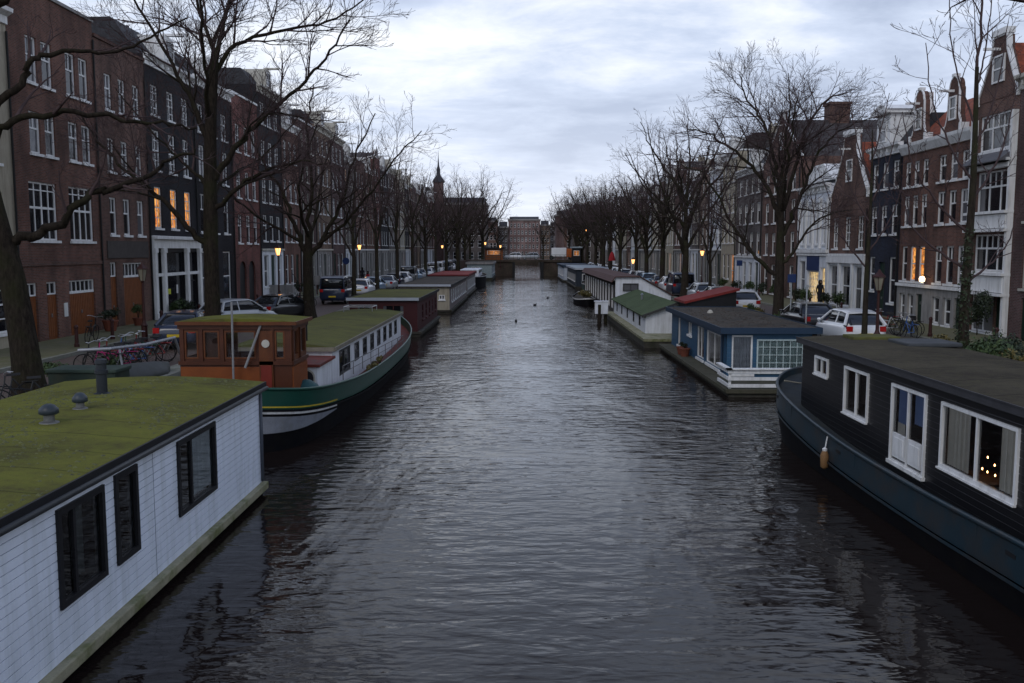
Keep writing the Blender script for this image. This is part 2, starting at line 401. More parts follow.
# ------------------------------------------------------------------ houses
def house(side, ya, yb, H, ops, wm, label, gable='cornice', roofm=None, depth=11, cornm=None, gh=2.5, plinth=None, name='canal_house', frame=None, X=None, extras=None, group=None, chim=True, split=None, lean=0, style_sill=True):
    """ya<yb along the canal; heights are absolute; ops = (x0,x1,z0,z1,kind[,pane])"""
    X = X if X is not None else (-19.9 if side < 0 else 21.)
    w = yb - ya - .02
    root = empty(name, (X, ya if side < 0 else yb, G + .1), pi / 2 if side < 0 else -pi / 2)
    tag(root, label, 'house', group)
    root.rotation_euler[0] = radians(lean) * 1.0
    L = lambda z: z - G - .1
    Hl = L(H); holes = [(o[0], o[1], L(o[2]), L(o[3])) for o in ops]
    k = MB(); zs = L(split) if split else None
    wall_front(k, w, zs if split else -.6, Hl, [h for h in holes if not split or h[2] >= zs - .01])
    k.quad((0, 0, -.6), (0, 0, Hl), (0, depth, Hl), (0, depth, -.6)); k.quad((w, 0, -.6), (w, depth, -.6), (w, depth, Hl), (w, 0, Hl))
    k.quad((0, depth, -.6), (0, depth, Hl), (w, depth, Hl), (w, depth, -.6)); k.quad((0, .25, Hl), (w, .25, Hl), (w, depth, Hl), (0, depth, Hl))
    k.quad((0, 0, Hl), (w, 0, Hl), (w, .25, Hl), (0, .25, Hl))
    k.build('wall', wm, root)
    if split:
        k = MB(); wall_front(k, w, -.6, zs, [h for h in holes if h[2] < zs - .01], y=-.04, dep=.24)
        k.quad((0, -.04, -.6), (0, -.04, zs), (0, 0, zs), (0, 0, -.6)); k.quad((w, -.04, -.6), (w, 0, -.6), (w, 0, zs), (w, -.04, zs))
        k.build('ground_floor_front', plinth or STONE, root)
        bx('string_course', cornm or WHITE, root, -.0, w, -.16, .0, zs, zs + .16)
    elif plinth: bx('plinth', plinth, root, .01, w - .01, -.05, -.002, -.5, min([.5] + [h[2] - .02 for h in holes if h[2] > -.1] + [.5]))
    for o in ops:
        x0, x1, z0, z1, kind = o[:5]; pane = o[5] if len(o) > 5 else None; ww, hh = x1 - x0, z1 - z0
        if kind in ('garage', 'door', 'ddoor'):
            th = hh * .22 if kind != 'ddoor' else .0
            dm = (WOOD_O if kind != 'ddoor' else WOOD_D) if len(o) < 7 else o[6]
            d = MB(); d.box(x0, x1, .1, .16, L(z0), L(z1) - th)
            n = max(2, round(ww / .16))
            for i in range(n):
                a = x0 + ww * i / n; d.box(a + .012, a + ww / n - .012, .075, .1, L(z0) + .12, L(z1) - th - .1)
            dd = d.build('door', dm, root)
            h_ = MB(); h_.box(x0 + ww * .47, x0 + ww * .47 + .05, .03, .075, L(z0) + .95, L(z0) + 1.1); h_.build('handle', CHROME, dd)
            if th: window(root, x0, L(z1) - th, ww, th, 'trans', pane, frame, sill=False, t=.06)
            if kind == 'garage': bx('door_frame', frame or WHITE, root, x0 - .0, x1, .06, .1, L(z1) - th - .05, L(z1) - th + .05)
        elif kind == 'arch':
            d = MB(); d.box(x0, x1, .12, .16, L(z0), L(z1)); d.build('door', BLACK, root)
            # spandrels that round the head of the opening
            r = ww / 2; cz = L(z1) - r
            for sgn in (-1, 1):
                cxp = x0 + r; pts = [(cxp + sgn * r * cos(a), cz + r * sin(a)) for a in [i * pi / 16 for i in range(9)]] + [(cxp + sgn * r, L(z1))]
                s_ = MB(); s_.prism(pts, 0.004, .12); s_.build('arch_spandrel', wm, root)
        else:
            window(root, x0, L(z0), ww, hh, kind, pane, o[6] if len(o) > 6 else frame, sill=style_sill and hh > .7)
    cm = cornm or WHITE; roofm = roofm or SLATE
    if gable in ('cornice', 'flat'):
        c = MB()
        if gable == 'cornice':
            c.prism([(0, Hl - .55), (-.08, Hl - .53), (-.08, Hl - .24), (-.32, Hl - .1), (-.34, Hl + .05), (0, Hl + .05)], -.02, w + .02, 'yz')
            for i in range(int(w / .8)):
                xx = .4 + i * .8; c.box(xx, xx + .12, -.24, -.081, Hl - .38, Hl - .2)
        else:
            c.box(-.02, w + .02, -.08, .3, Hl, Hl + .14)
        c.build('cornice', cm, root)
        if gable == 'cornice':
            r = MB(); a = .3
            r.prism([(a, Hl + .005), (a + gh * .75, Hl + gh), (depth - a - gh * .75, Hl + gh), (depth - a, Hl + .005)], .15, w - .15, 'yz')
            ro = r.build('roof', roofm, root)
            if chim:
                c = MB(); cx_ = w * .88; c.box(cx_ - .3, cx_ + .15, 3.2, 4.1, Hl, Hl + gh + .6); c.box(cx_ - .34, cx_ + .19, 3.16, 4.14, Hl + gh + .6, Hl + gh + .7)
                for q in (3.4, 3.85): c.lathe([(.08, 0), (.09, .3), (.07, .3)], (cx_ - .08, q, Hl + gh + .7), 8)
                c.build('chimney', wm, ro)
        if chim and gable == 'cornice' and w > 4.5:
            d = MB(); d.box(w * .4, w * .6, -.0, 1.8, Hl + .1, Hl + 1.6); dd = d.build('dormer', cm, root)
            window(root, w * .4 + .12, Hl + .3, w * .2 - .24, 1.1, 'sash2', None, frame, y=-.03, sill=False)
            hb = MB(); hb.box(w * .48, w * .52, -.9, .3, Hl + 1.65, Hl + 1.78); hb.build('hoist_beam', cm, root)
    else:
        outs = []
        if gable == 'neck': segs = [(0, w)]
        elif gable == 'twin': segs = [(w * .10, w * .36), (w * .58, w * .84)]
        else: segs = [(0, w)]
        for (a, b) in segs:
            W = b - a; c_ = (a + b) / 2
            if gable == 'neck':   # sloping shoulders with white claws and a capped neck
                pts = [(a, Hl), (a + W * .06, Hl + gh * .1), (a + W * .16, Hl + gh * .3), (c_ - W * .17, Hl + gh * .72), (c_ - W * .15, Hl + gh * .95), (c_ + W * .15, Hl + gh * .95), (c_ + W * .17, Hl + gh * .72), (b - W * .16, Hl + gh * .3), (b - W * .06, Hl + gh * .1), (b, Hl)]
            elif gable == 'spout': pts = [(a, Hl), (c_ - .35, Hl + gh * .85), (c_ - .35, Hl + gh), (c_ + .35, Hl + gh), (c_ + .35, Hl + gh * .85), (b, Hl)]
            else:                 # bell
                hw = W * .27
                pts = [(a, Hl), (a + W * .05, Hl + gh * .12), (a + W * .14, Hl + gh * .17), (c_ - hw, Hl + gh * .34), (c_ - hw * .92, Hl + gh * .8)]
                pts += [(c_ - hw * .8 * cos(q), Hl + gh * .82 + gh * .18 * sin(q)) for q in [i * pi / 8 for i in range(9)]]
                pts += [(c_ + hw * .92, Hl + gh * .8), (c_ + hw, Hl + gh * .34), (b - W * .14, Hl + gh * .17), (b - W * .05, Hl + gh * .12), (b, Hl)]
            p = MB(); p.prism(pts, -.02, .3); p.build('gable', wm, root)
            tr = MB(); N = len(pts); tw = .075 if gable in ('neck', 'spout') else .055
            for i in range(N - 1):
                (xa, za), (xb, zb) = pts[i], pts[i + 1]; l = math.hypot(xb - xa, zb - za)
                if l < .01: continue
                nx, nz = -(zb - za) / l * tw, (xb - xa) / l * tw
                tr.prism([(xa, za), (xa + nx, za + nz), (xb + nx, zb + nz), (xb, zb)], (-.07 if tw > .06 else -.04) - .002 * (i % 2), (.16 if tw > .06 else .05) + .002 * (i % 2))
            tr.box(c_ - W * .16, c_ + W * .16, -.14, .3, Hl + gh * .97, Hl + gh + .18) if gable == 'neck' else tr.box(c_ - W * .07, c_ + W * .07, -.1, .2, Hl + gh + .02, Hl + gh + .16)
            if gable in ('neck', 'bell', 'twin'):
                for sx in (a + .02, b - .2): tr.box(sx, sx + .18, -.12, .3, Hl - .1, Hl + .45)
            tr.build('gable_trim', cm, root)
            gw = min(1.0, W * .34); window(root, c_ - gw / 2, Hl + gh * .25, gw, min(1.4, gh * .42), 'sash2', None, frame, y=-.035, sill=False)
            hb = MB(); hb.box(c_ - .05, c_ + .05, -.75, .0, Hl + gh * .74, Hl + gh * .74 + .11); hb.build('hoist_beam', cm, root)
        if gable == 'twin':
            c = MB(); c.prism([(0, Hl - .5), (-.1, Hl - .48), (-.3, Hl - .1), (-.32, Hl + .06), (0, Hl + .06)], 0, w, 'yz'); c.build('cornice', cm, root)
            r = MB(); r.prism([(.32, Hl + .004), (2.6, Hl + gh * .85), (depth - 2.6, Hl + gh * .85), (depth - .3, Hl + .004)], .05, w - .05, 'yz'); ro = r.build('roof', roofm, root)
        else:
            r = MB(); r.prism([(.08, Hl + .004), (w / 2, Hl + gh * .86), (w - .08, Hl + .004)], .3, depth - .1); ro = r.build('roof', roofm, root)
        if chim:
            c = MB(); c.box(w * .8, w * .92, 3, 4, Hl, Hl + gh * .9); c.build('chimney', wm, ro)
    # rainwater pipe at the far end of the front
    if not lean and w > 3:
        p = MB(); p.tube([(w - .09, -.07, -.1), (w - .09, -.07, Hl - .8)], .05, 6); p.build('drainpipe', DARKM, root)
    if extras: extras(root, w, L)
    return root

def grid_ops(w, rows, n, ww, style='sash', m=None):
    m = m if m is not None else (w - n * ww) / (n + 1)
    out = []
    for (z0, z1) in rows:
        for i in range(n):
            x = m + i * (ww + (w - 2 * m - n * ww) / max(1, n - 1)) if n > 1 else (w - ww) / 2
            out.append((x, x + ww, z0, z1, style))
    return out

# named left bank houses
house(-1, 28.5, 35.68, 14.6, [(a, a + 1.0, z, z + 2, 'grid') for z in (5.6, 8.7, 11.5) for a in (.9, 3.1, 5.3)] + [(.8, 2.2, 2.2, 4.4, 'grid'), (3, 4, 1.6, 4.4, 'door'), (4.8, 6.4, 2.2, 4.4, 'grid')], CREAMWALL,
      'cream plastered house at the frame edge before the brown brick workshop house', 'cornice')
c4 = [(1.3, 2.15), (2.5, 3.35), (4.5, 5.35), (5.7, 6.55)]
def sign_pair(root, w, L):
    k = MB(); k.box(3.35, 3.65, -.03, -.002, L(2.5), L(3.1)); k.build('notice_board', WHITE, root)
    k = MB(); k.box(0, w, -.07, -.001, L(4.75), L(4.9)); k.build('string_course', B_BROWN2, root)
house(-1, 35.7, 42.88, 15.9, [(a, b, 12.2, 14.05, 'sash') for a, b in c4] + [(a, b, 9.35, 11.05, 'sash') for a, b in c4] +
      [(1.0, 3.2, 5.8, 8.2, 'tall4'), (4.25, 6.45, 5.8, 8.2, 'tall4'), (.45, 1.25, 1.6, 4.05, 'door'), (2., 2.85, 1.6, 4.05, 'door'), (3.9, 6.3, 1.6, 4.05, 'garage')], B_BROWN,
      'wide brown brick house with paired windows and three orange wooden doors', 'flat', cornm=STONE, plinth=STONE, extras=sign_pair, chim=False)
c3 = [(1.0, 1.75), (2.5, 3.3), (4.15, 4.95)]
def lintel(root, w, L):
    k = MB(); k.box(.5, w - .4, -.06, -.001, L(5.0), L(5.85)); k.build('lintel_panel', mat('lintel', (.07, .06, .055), .9), root)
house(-1, 42.9, 48.58, 15.3, [(a, b, z0, z1, 'sash') for a, b in c3 for z0, z1 in ((12.15, 13.85), (9.2, 10.8), (6.15, 7.95))] +
      [(.75, 1.45, 1.6, 4.8, 'door'), (2.2, 4.6, 1.6, 4.75, 'garage')], B_BROWN2, 'narrower brown brick house with one row of three windows and garage door', 'flat', cornm=B_BROWN, extras=lintel, chim=False)
cd = [(.75, 1.75), (3.0, 4.0), (5.2, 6.2)]
def shopfront(root, w, L):
    k = MB()
    for x in (.0, 1.25, 4.7, w - .35): k.box(x, x + .35, -.22, -.045, -.1, L(5.45)); k.box(x - .04, x + .39, -.26, -.045, -.1, .35); k.box(x - .04, x + .39, -.26, -.045, L(5.25), L(5.5))
    k.box(0, w, -.2, -.044, L(5.5), L(6.0)); k.box(-.02, w + .02, -.4, -.043, L(6.001), L(6.15)); k.box(.35, w - .35, -.14, -.046, L(3.95), L(4.12))
    k.build('shopfront', WHITE, root)
    k = MB(); k.box(2.35, 2.75, .07, .075, L(2.9), L(3.2)); k.build('door_notice', mat('yellow_notice', (.5, .55, .05), .6), root)
    k = MB(); k.box(3.6, 3.85, .07, .075, L(2.9), L(3.4)); k.build('door_notice', WHITE, root)
house(-1, 48.6, 55.78, 15.75, [(a, b, z0, z1, 'grid') for a, b in cd for z0, z1 in ((12.7, 14.3), (9.75, 11.9))] + [(a, b, 6.6, 8.85, 'grid', LIT) for a, b in cd] +
      [(.4, 1.2, 1.8, 5.3, 'sash2', None, BLACK), (1.65, 4.65, 1.7, 5.3, 'plain', None, BLACK), (5.1, 6.8, 1.8, 5.3, 'sash2', None, BLACK)], B_DARK,
      'black brick house with three glowing orange windows above a white shopfront', 'cornice', gh=1.9, split=6.02, plinth=BLACK, extras=shopfront)
house(-1, 55.8, 62.88, 16.0, [(a, b, z0, z1, 'sash') for a, b in ((.6, 1.6), (2.9, 3.9), (5.0, 6.1)) for z0, z1 in ((12.7, 14.4), (9.75, 11.9), (6.5, 8.9))] +
      [(.6, 1.6, 2.0, 5.3, 'sash2'), (2.6, 3.7, 1.6, 5.3, 'ddoor'), (4.6, 6.2, 2.0, 5.3, 'sash2')], B_DARK, 'black brick house with unlit white windows beside the white shopfront', 'cornice', gh=1.6)
house(-1, 62.9, 69.28, 16.2, [(a, a + .95, z0, z1, 'sash') for a in (.9, 2.9, 4.7) for z0, z1 in ((12.3, 14.2), (9.1, 11), (5.9, 7.9))] +
      [(1.0, 2.6, 1.6, 4.6, 'arch'), (3.2, 4.8, 1.6, 4.6, 'arch')], B_RED, 'dark red brick house with two round arched doorways at street level', 'flat', chim=False, plinth=STONE)

WALLS = [(B_DARK, 'black brick'), (B_BROWN, 'brown brick'), (B_PURPLE, 'purple brick'), (B_GREY, 'grey brick'), (B_BROWN2, 'dull brown brick'), (CREAMWALL, 'cream plastered'), (B_RED, 'red brick'), (B_TAN, 'tan brick'), (WHITEWALL, 'white plastered')]
GNAME = {'cornice': 'straight white cornice', 'neck': 'white trimmed neck gable', 'bell': 'bell shaped gable', 'spout': 'pointed spout gable', 'flat': 'flat parapet'}
def auto_row(side, y, y_end, seed, walls, gables, hs, ref, group, X=None):
    rng = random.Random(seed); i = 0
    while y < y_end:
        w = rng.uniform(5.2, 7.4); H = rng.uniform(*hs); wm, wn = WALLS[walls[i % len(walls)]]; g = gables[i % len(gables)]
        n = 3 if w > 5.6 else 2; fl = max(3, round((H - 5.6) / 3.1)); fh = (H - 5.9) / fl
        rows = [(6. + j * fh + .1, 6. + j * fh + min(2.1, fh - .75) - .12 * j) for j in range(fl)]
        ww = rng.choice((.95, 1.05, 1.15)); st = rng.choice(('sash', 'sash', 'grid', 'sash2'))
        ops = grid_ops(w - .02, rows, n, ww, st)
        gr = grid_ops(w - .02, [(2.5, 5.0)], n, ww + .1, 'sash2'); k = rng.randrange(len(gr)); a = gr[k]
        gr[k] = (a[0], a[1], 1.75, 5.0, 'ddoor')
        if rng.random() < .12 and y > 80: q = rng.randrange(len(ops)); ops[q] = (*ops[q][:5], LIT2)
        if rng.random() < .2: q = rng.randrange(len(gr)); gr[q] = (*gr[q][:4], 'sash2', LIT2)
        pl = rng.choice((WHITEWALL, STONE, STONE, None))
        house(side, y, y + w, H, ops + gr, wm, f'{wn} canal house with {GNAME[g]}, {ORD[i]} past the {ref}', g, rng.choice((SLATE, TILE_D, TILE_D)), gh=rng.uniform(1.1, 2.2), split=5.35 if pl else None, plinth=pl, group=group,
              cornm=rng.choice((WHITE, OFFW, WHITE)), X=X, frame=rng.choice((WHITE, WHITE, OFFW)))
        y += w; i += 1
auto_row(-1, 69.3, 225, 5, [0, 1, 2, 7, 2, 3, 4, 1, 6, 0, 3, 7, 5], ['cornice', 'cornice', 'flat', 'cornice', 'cornice', 'cornice', 'flat', 'cornice', 'neck'], (15.8, 18.6), 'arched red house', 'left bank canal houses')

# named right bank houses (x runs from the far end towards the camera)
house(1, 29.5, 38.78, 12.6, [(a, a + 1.2, z0, z1, 'grid') for a in (.8, 3.3, 6.0) for z0, z1 in ((9.5, 11.6), (6.6, 8.6), (3.8, 5.7))] + [(.9, 2.0, 1.6, 3.4, 'ddoor'), (3.2, 4.6, 1.9, 3.3, 'grid')], B_PURPLE,
      'purple brown brick house with cream window frames nearest on the right bank', 'cornice', frame=OFFW, cornm=OFFW)
def bays(root, w, L):
    k = MB()
    for z0, z1 in ((6.35, 6.95), (3.55, 4.25), (8.95, 9.15)): k.box(.12, w - .12, -.3, -.0, L(z0), L(z1))
    for z in (6.2, 3.4, 9.2, 6.98, 4.28): k.box(.0, w - .0, -.42, -.002, L(z), L(z) + .12)
    for x in (.02, w - .2): k.box(x, x + .18, -.26, -.003, 0, L(11.3))
    k.build('bay_woodwork', WHITE, root)
    k = MB(); k.prism([(-.7, L(9.2)), (-.68, L(9.26)), (0, L(9.75)), (0, L(9.2))], .1, w - .1, 'yz'); k.build('canopy', mat('lead_canopy', (.10, .10, .11), .7), root)
house(1, 38.8, 42.38, 12., [(.35, 3.2, 9.8, 11.4, 'bay'), (.35, 3.2, 7.05, 8.9, 'bay'), (.35, 3.2, 4.45, 6.1, 'bay'), (.35, 2.3, 1.7, 3.35, 'two'), (2.45, 3.2, 1.65, 3.35, 'ddoor')], B_BROWN2,
      'narrow house with white bay windows stacked under a tall neck gable', 'neck', gh=2.8, roofm=TILE_R, extras=bays)
r1 = [(.35, 1.05), (1.4, 2.1), (2.45, 3.15)]; r2 = [(4.3, 5.1), (5.5, 6.3), (6.65, 7.4)]
def street_lantern(root, w, L):
    k = MB(); k.lathe([(.0, -.15), (.13, -.1), (.15, .05), (.1, .15), (0, .17)], (4.0, -.45, L(3.9)), 10); o = k.build('wall_lamp', mat('lamp_glow', (.9, .85, .7), emit=(1., .7, .4), es=3.), root, smooth=True)
    k = MB(); k.tube([(4., -.0, L(4.0)), (4., -.45, L(4.15))], .02, 6); k.build('bracket', DARKM, o)
house(1, 42.4, 50.28, 11.0, [(a, b, z0, z1, 'sash') for a, b in r1 + r2 for z0, z1 in ((8.8, 10.1), (6.7, 8.3))] + [(r1[0][0], r1[0][1], 3.75, 5.6, 'sash2'), (r1[1][0], r1[1][1], 3.75, 5.6, 'sash2', LIT), (r1[2][0], r1[2][1], 3.75, 5.6, 'sash2', LIT)] + [(a, b, 3.75, 5.6, 'sash') for a, b in r2] +
      [(a, b, 1.7, 3.05, 'sash2') for a, b in r1[:2] + r2[:2]] + [(2.45, 3.15, 1.6, 3.1, 'ddoor'), (6.65, 7.4, 1.6, 3.1, 'ddoor')], B_BROWN, 'brown brick double house with two small bell gables and orange lit windows', 'twin', TILE_R, gh=2.7, split=3.45, plinth=STONE, extras=street_lantern, chim=False)
def dormer_white(root, w, L):
    k = MB(); k.box(1.0, 2.9, -.1, 2.2, L(11.3), L(13.1)); k.box(.8, 3.1, -.45, 2.3, L(13.1), L(13.3)); k.prism([(.7, L(13.3)), (1.95, L(13.7)), (3.2, L(13.3))], -.4, 2.4); k.build('dormer', WHITE, root)
    window(root, 1.4, L(11.55), 1.1, 1.35, 'sash2', None, None, y=-.13, sill=False)
    k = MB(); k.box(4.1, 4.4, 1.0, 1.6, L(11.2), L(14.0)); k.build('chimney', WHITE, root)
house(1, 50.3, 54.88, 11.3, [(a, a + .85, z0, z1, 'sash') for a in (.4, 1.85, 3.3) for z0, z1 in ((8.9, 10.4), (6.3, 7.95))] + [(.4, 1.25, 3., 5., 'sash2'), (1.85, 2.7, 1.6, 4.7, 'ddoor'), (3.3, 4.15, 2.4, 5., 'sash2')], B_BLUE,
      'dark blue painted house with white cornice and a large white dormer', 'cornice', gh=1.6, extras=dormer_white, chim=False)
def shop_low(root, w, L):
    k = MB()
    for x in (.0, 2.2, 4.5, w - .3): k.box(x, x + .3, -.16, -.045, 0, L(4.55))
    k.box(0, w, -.2, -.044, L(4.56), L(4.98)); k.build('shopfront', WHITE, root)
house(1, 54.9, 61.68, 8.7, [(a, a + .95, 5.5, 7.5, 'grid') for a in (.7, 2.9, 5.1)] + [(.4, 2.1, 1.8, 4.4, 'sash2'), (2.6, 4.4, 1.8, 4.4, 'sash2'), (4.9, 6.4, 1.6, 4.4, 'sash2')], B_BROWN2,
      'low brown brick house with steep white edged gable and red tiled roof', 'neck', TILE_R, gh=4.1, split=5.0, plinth=WHITEWALL, extras=shop_low)
def white_front(root, w, L):
    k = MB()
    for i in range(5):
        x = .05 + i * (w - .4) / 4; k.box(x, x + .3, -.16, -.045 if False else -.002, L(5.5), L(9.))
    k.box(0, w, -.22, -.001, L(5.2), L(5.45)); k.build('pilaster_front', WHITE, root)
    k = MB(); k.box(2.3, 4.9, -.1, -.042, L(3.95), L(5.0)); k.build('sign_panel', BLUEP, root)
    k = MB(); k.prism([(.3, L(10.2)), (2.2, L(11.4)), (4.4, L(11.4)), (6.3, L(10.2))], .2, 3.5); k.build('attic', WHITE, root)
house(1, 61.7, 68.38, 9.9, [(.55 + i * 1.58, 1.45 + i * 1.58, 5.8, 8.7, 'sash') for i in range(4)] + [(.5, 1.8, 1.9, 4.6, 'sash2'), (2.4, 4.8, 1.65, 3.9, 'lattice', LITY), (5.2, 6.2, 1.65, 4.2, 'sash2', LITY)], WHITEWALL,
      'white plastered house with pilasters and a lit yellow shop under a blue sign', 'cornice', gh=1.2, split=5.0, plinth=WHITEWALL, extras=white_front, chim=False)
def big_chimney(root, w, L):
    k = MB(); k.box(w / 2 - .9, w / 2 + .5, 3.6, 5.2, L(14.5), L(16.9)); k.box(w / 2 - 1., w / 2 + .6, 3.5, 5.3, L(16.9), L(17.1)); k.build('chimney', B_BROWN2, root)
house(1, 68.4, 78.88, 12.4, [(a, a + 1.05, z0, z1, 'sash') for a in (.9, 3.1, 5.9, 8.2) for z0, z1 in ((10.0, 11.6), (7.6, 9.3), (5.0, 6.8))] + [(.9, 2.0, 10.0, 11.6, 'sash', LIT)][:0] + [(a, a + 1.1, 1.8, 4.2, 'sash2') for a in (.9, 3.1, 8.2)] + [(5.9, 7, 1.6, 4.2, 'ddoor')], B_BROWN2,
      'tall brown warehouse with a huge dark tiled roof and square chimney', 'spout', TILE_D, depth=17, gh=3.9, extras=big_chimney, chim=False)
house(1, 78.9, 88.4, 12.8, [(a, a + 1.1, z0, z1, 'sash') for a in (1, 3.2, 5.4, 7.6) for z0, z1 in ((10.5, 11.9), (7.8, 9.6), (5.0, 7))] + [(a, a + 1.1, 1.8, 4.3, 'sash2') for a in (1, 3.2, 5.4)] + [(7.6, 8.7, 1.6, 4.3, 'ddoor')], B_GREY,
      'broad grey brick house with white cornice beyond the tall warehouse', 'cornice', split=4.7, plinth=WHITEWALL, gh=2)
auto_row(1, 88.4, 232, 11, [5, 8, 7, 3, 8, 4, 5, 7], ['cornice', 'cornice', 'neck', 'flat', 'cornice', 'bell'], (13.5, 16), 'broad grey house', 'right bank canal houses')

# end of the vista
def block(name, x0, x1, y, H, rows, n, wm, label, ww=1.1, gh=1.5, cat='building'):
    root = empty(name, (x0, y, G)); tag(root, label, cat)
    w = x1 - x0; k = MB(); ops = grid_ops(w, rows, n, ww)
    wall_front(k, w, -.5, H - G, [(o[0], o[1], o[2] - G, o[3] - G) for o in ops])
    k.box(0.001, w - .001, .21, 14, -.5, H - G - .01); k.quad((0, 0, -.5), (0, 0, H - G), (0, .25, H - G), (0, .25, -.5)); k.quad((w, 0, -.5), (w, .25, -.5), (w, .25, H - G), (w, 0, H - G)); k.quad((0, 0, H - G), (w, 0, H - G), (w, .25, H - G), (0, .25, H - G))
    k.build('wall', wm, root)
    for o in ops: window(root, o[0], o[2] - G, o[1] - o[0], o[3] - o[2], 'sash2', sill=False)
    bx('cornice', STONE, root, -.3, w + .3, -.4, 14.3, H - G + .002, H - G + .6)
    k = MB(); k.prism([(1, H - G + .6), (4, H - G + .6 + gh), (10, H - G + .6 + gh), (13, H - G + .6)], .5, w - .5, 'yz'); k.build('roof', SLATE, root)
    return root
block('brick_building', -5, 8.6, 390, 18.0, [(3 + i * 3., 4.8 + i * 3.) for i in range(5)], 8, brick('pale_red_brick', (.22, .14, .13)), 'large red brick building closing the view at the canal end', gh=1.2, ww=.8)
block('brick_building', 8.7, 13, 393, 15.8, [(3 + i * 3., 4.8 + i * 3.) for i in range(4)], 3, B_TAN, 'narrow tan building joined to the large brick one at canal end', gh=1.8, ww=.8)
block('brick_building', -9.5, -5.1, 388, 14.8, [(3 + i * 3., 4.8 + i * 3.) for i in range(4)], 3, B_GREY, 'narrow grey building left of the large brick one', gh=2.2, ww=.8)
block('brick_building', 13.1, 20, 400, 15.5, [(3 + i * 3.3, 5 + i * 3.3) for i in range(4)], 4, B_GREY, 'lower grey building right of the red brick building')
block('brick_building', -17.5, -9.6, 380, 17, [(3 + i * 3.3, 5 + i * 3.3) for i in range(4)], 5, B_BROWN2, 'brown building left of the red brick building')
block('brick_building', -21, -9.0, 240, 17.2, [(3 + i * 3.1, 4.9 + i * 3.1) for i in range(4)], 5, B_GREY, 'dark roofed grey building behind the left bank trees', gh=1.6)
for i_, (xa, xb, yy, hh, wm_, lb) in enumerate([(14, 27, 240, 15.5, B_GREY, 'grey building behind the right trees past the far bridge'), (13, 24, 268, 15, B_BROWN2, 'brown building far behind right bank trees'), (12, 30, 300, 16.5, B_PURPLE, 'purple brown building in the far right distance'), (16, 34, 340, 17, B_TAN, 'tan building at the far right end of canal'), (-32, -12, 290, 16, B_PURPLE, 'purple brown building in the far left distance'), (-30, -14, 335, 16, B_GREY, 'grey building at the far left end of canal')]):
    block('brick_building', xa, xb, yy, hh, [(3 + i * 3.3, 5 + i * 3.3) for i in range(4)], 5, wm_, lb)
t = empty('church_tower', (-19.0, 212, G)); tag(t, 'church tower with slim pointed spire above the left bank roofs', 'tower')
bx('tower_shaft', B_PURPLE, t, -1.1, 1.1, -1.1, 1.1, 0, 19.5)
k = MB(); k.lathe([(1.5, 0), (1.45, .3), (1.1, .9), (.6, 1.5), (.45, 2.0), (.42, 2.8), (.5, 2.9), (.22, 3.8), (.08, 5.6), (.02, 7.4)], (0, 0, 19.5), 8); k.build('spire', SLATE, t)

# ------------------------------------------------------------------ setting: ground, quays, water
def sheet(name, m, x0, x1, y0, y1, z, kind='structure'):
    k = MB(); k.quad((x0, y0, z), (x1, y0, z), (x1, y1, z), (x0, y1, z)); return tag(k.build(name, m), kind=kind)
XL, XR = -10.9, 12.3
GM = ground_mat('street_brick', (.11, .065, .055), (.08, .052, .046), (.07, .06, .04))
k = MB()
for (x0, x1, y0, y1) in ((-700, XL, -100, 900), (XR, 700, -100, 900), (XL, XR, 330, 900), (XL, XR, -100, -60)): k.quad((x0, y0, G), (x1, y0, G), (x1, y1, G), (x0, y1, G))
tag(k.build('ground', GM), kind='structure')
PAV = ground_mat('pavement_brick', (.15, .135, .075), (.11, .105, .06), (.095, .10, .03), .3, .3)
KERB = mat('kerb_stone', (.2, .2, .17), .85, .2, 3, dirt=(.08, .09, .03))
for nm, x0, x1 in (('pavement', -19.9, -16.7), ('pavement', 17.7, 21.0)):
    k = MB(); k.box(x0, x1, -40, 330, G - .3, G + .12); tag(k.build(nm, PAV), kind='structure')
for x0, x1 in ((-16.7, -16.52), (17.52, 17.7)):
    k = MB(); k.box(x0, x1, -40, 330, G - .3, G + .125); tag(k.build('kerb', KERB), kind='structure')
QW = brick('quay_brick', (.07, .05, .04), (.05, .045, .04), dirt=(.02, .03, .012))
for lab, x0, x1, q0, q1 in (('long brick quay wall along the left bank', XL - .6, XL, XL - .7, XL + .08), ('long brick quay wall along the right bank', XR, XR + .6, XR - .08, XR + .7)):
    r = empty('quay_wall', (0, 0, 0)); tag(r, lab, 'quay wall')
    bx('wall', QW, r, x0, x1, -60, 330, -1.5, G - .1)
    bx('coping', KERB, r, q0, q1, -60, 330, G - .099, G + .06)
for lb_, xa, xb, w0, w1 in (('brick quay wall narrowing the canal left beyond the far bridge', XL, -4.2, -4.2, -3.8), ('brick quay wall narrowing the canal right beyond the far bridge', 7., XR, 6.6, 7.)):
    sheet('ground', GM, xa - .5, xb + .5, 197.3, 330.5, G + .004)
    r = empty('quay_wall', (0, 197.3, 0)); tag(r, lb_, 'quay wall'); bx('wall', QW, r, w0, w1, 0, 132.6, -1.5, G + .06)
r = empty('quay_wall', (0, 330, 0)); tag(r, 'brick quay wall closing the canal beyond the far bridge', 'quay wall')
bx('wall', QW, r, XL, XR, 0, .6, -1.5, G - .1); bx('coping', KERB, r, XL, XR, -.08, .7, G - .099, G + .06)
k = MB(); k.quad((XL - .3, -60, 0), (XR + .3, -60, 0), (XR + .3, 331, 0), (XL - .3, 331, 0)); tag(k.build('water', water_mat()), kind='structure')

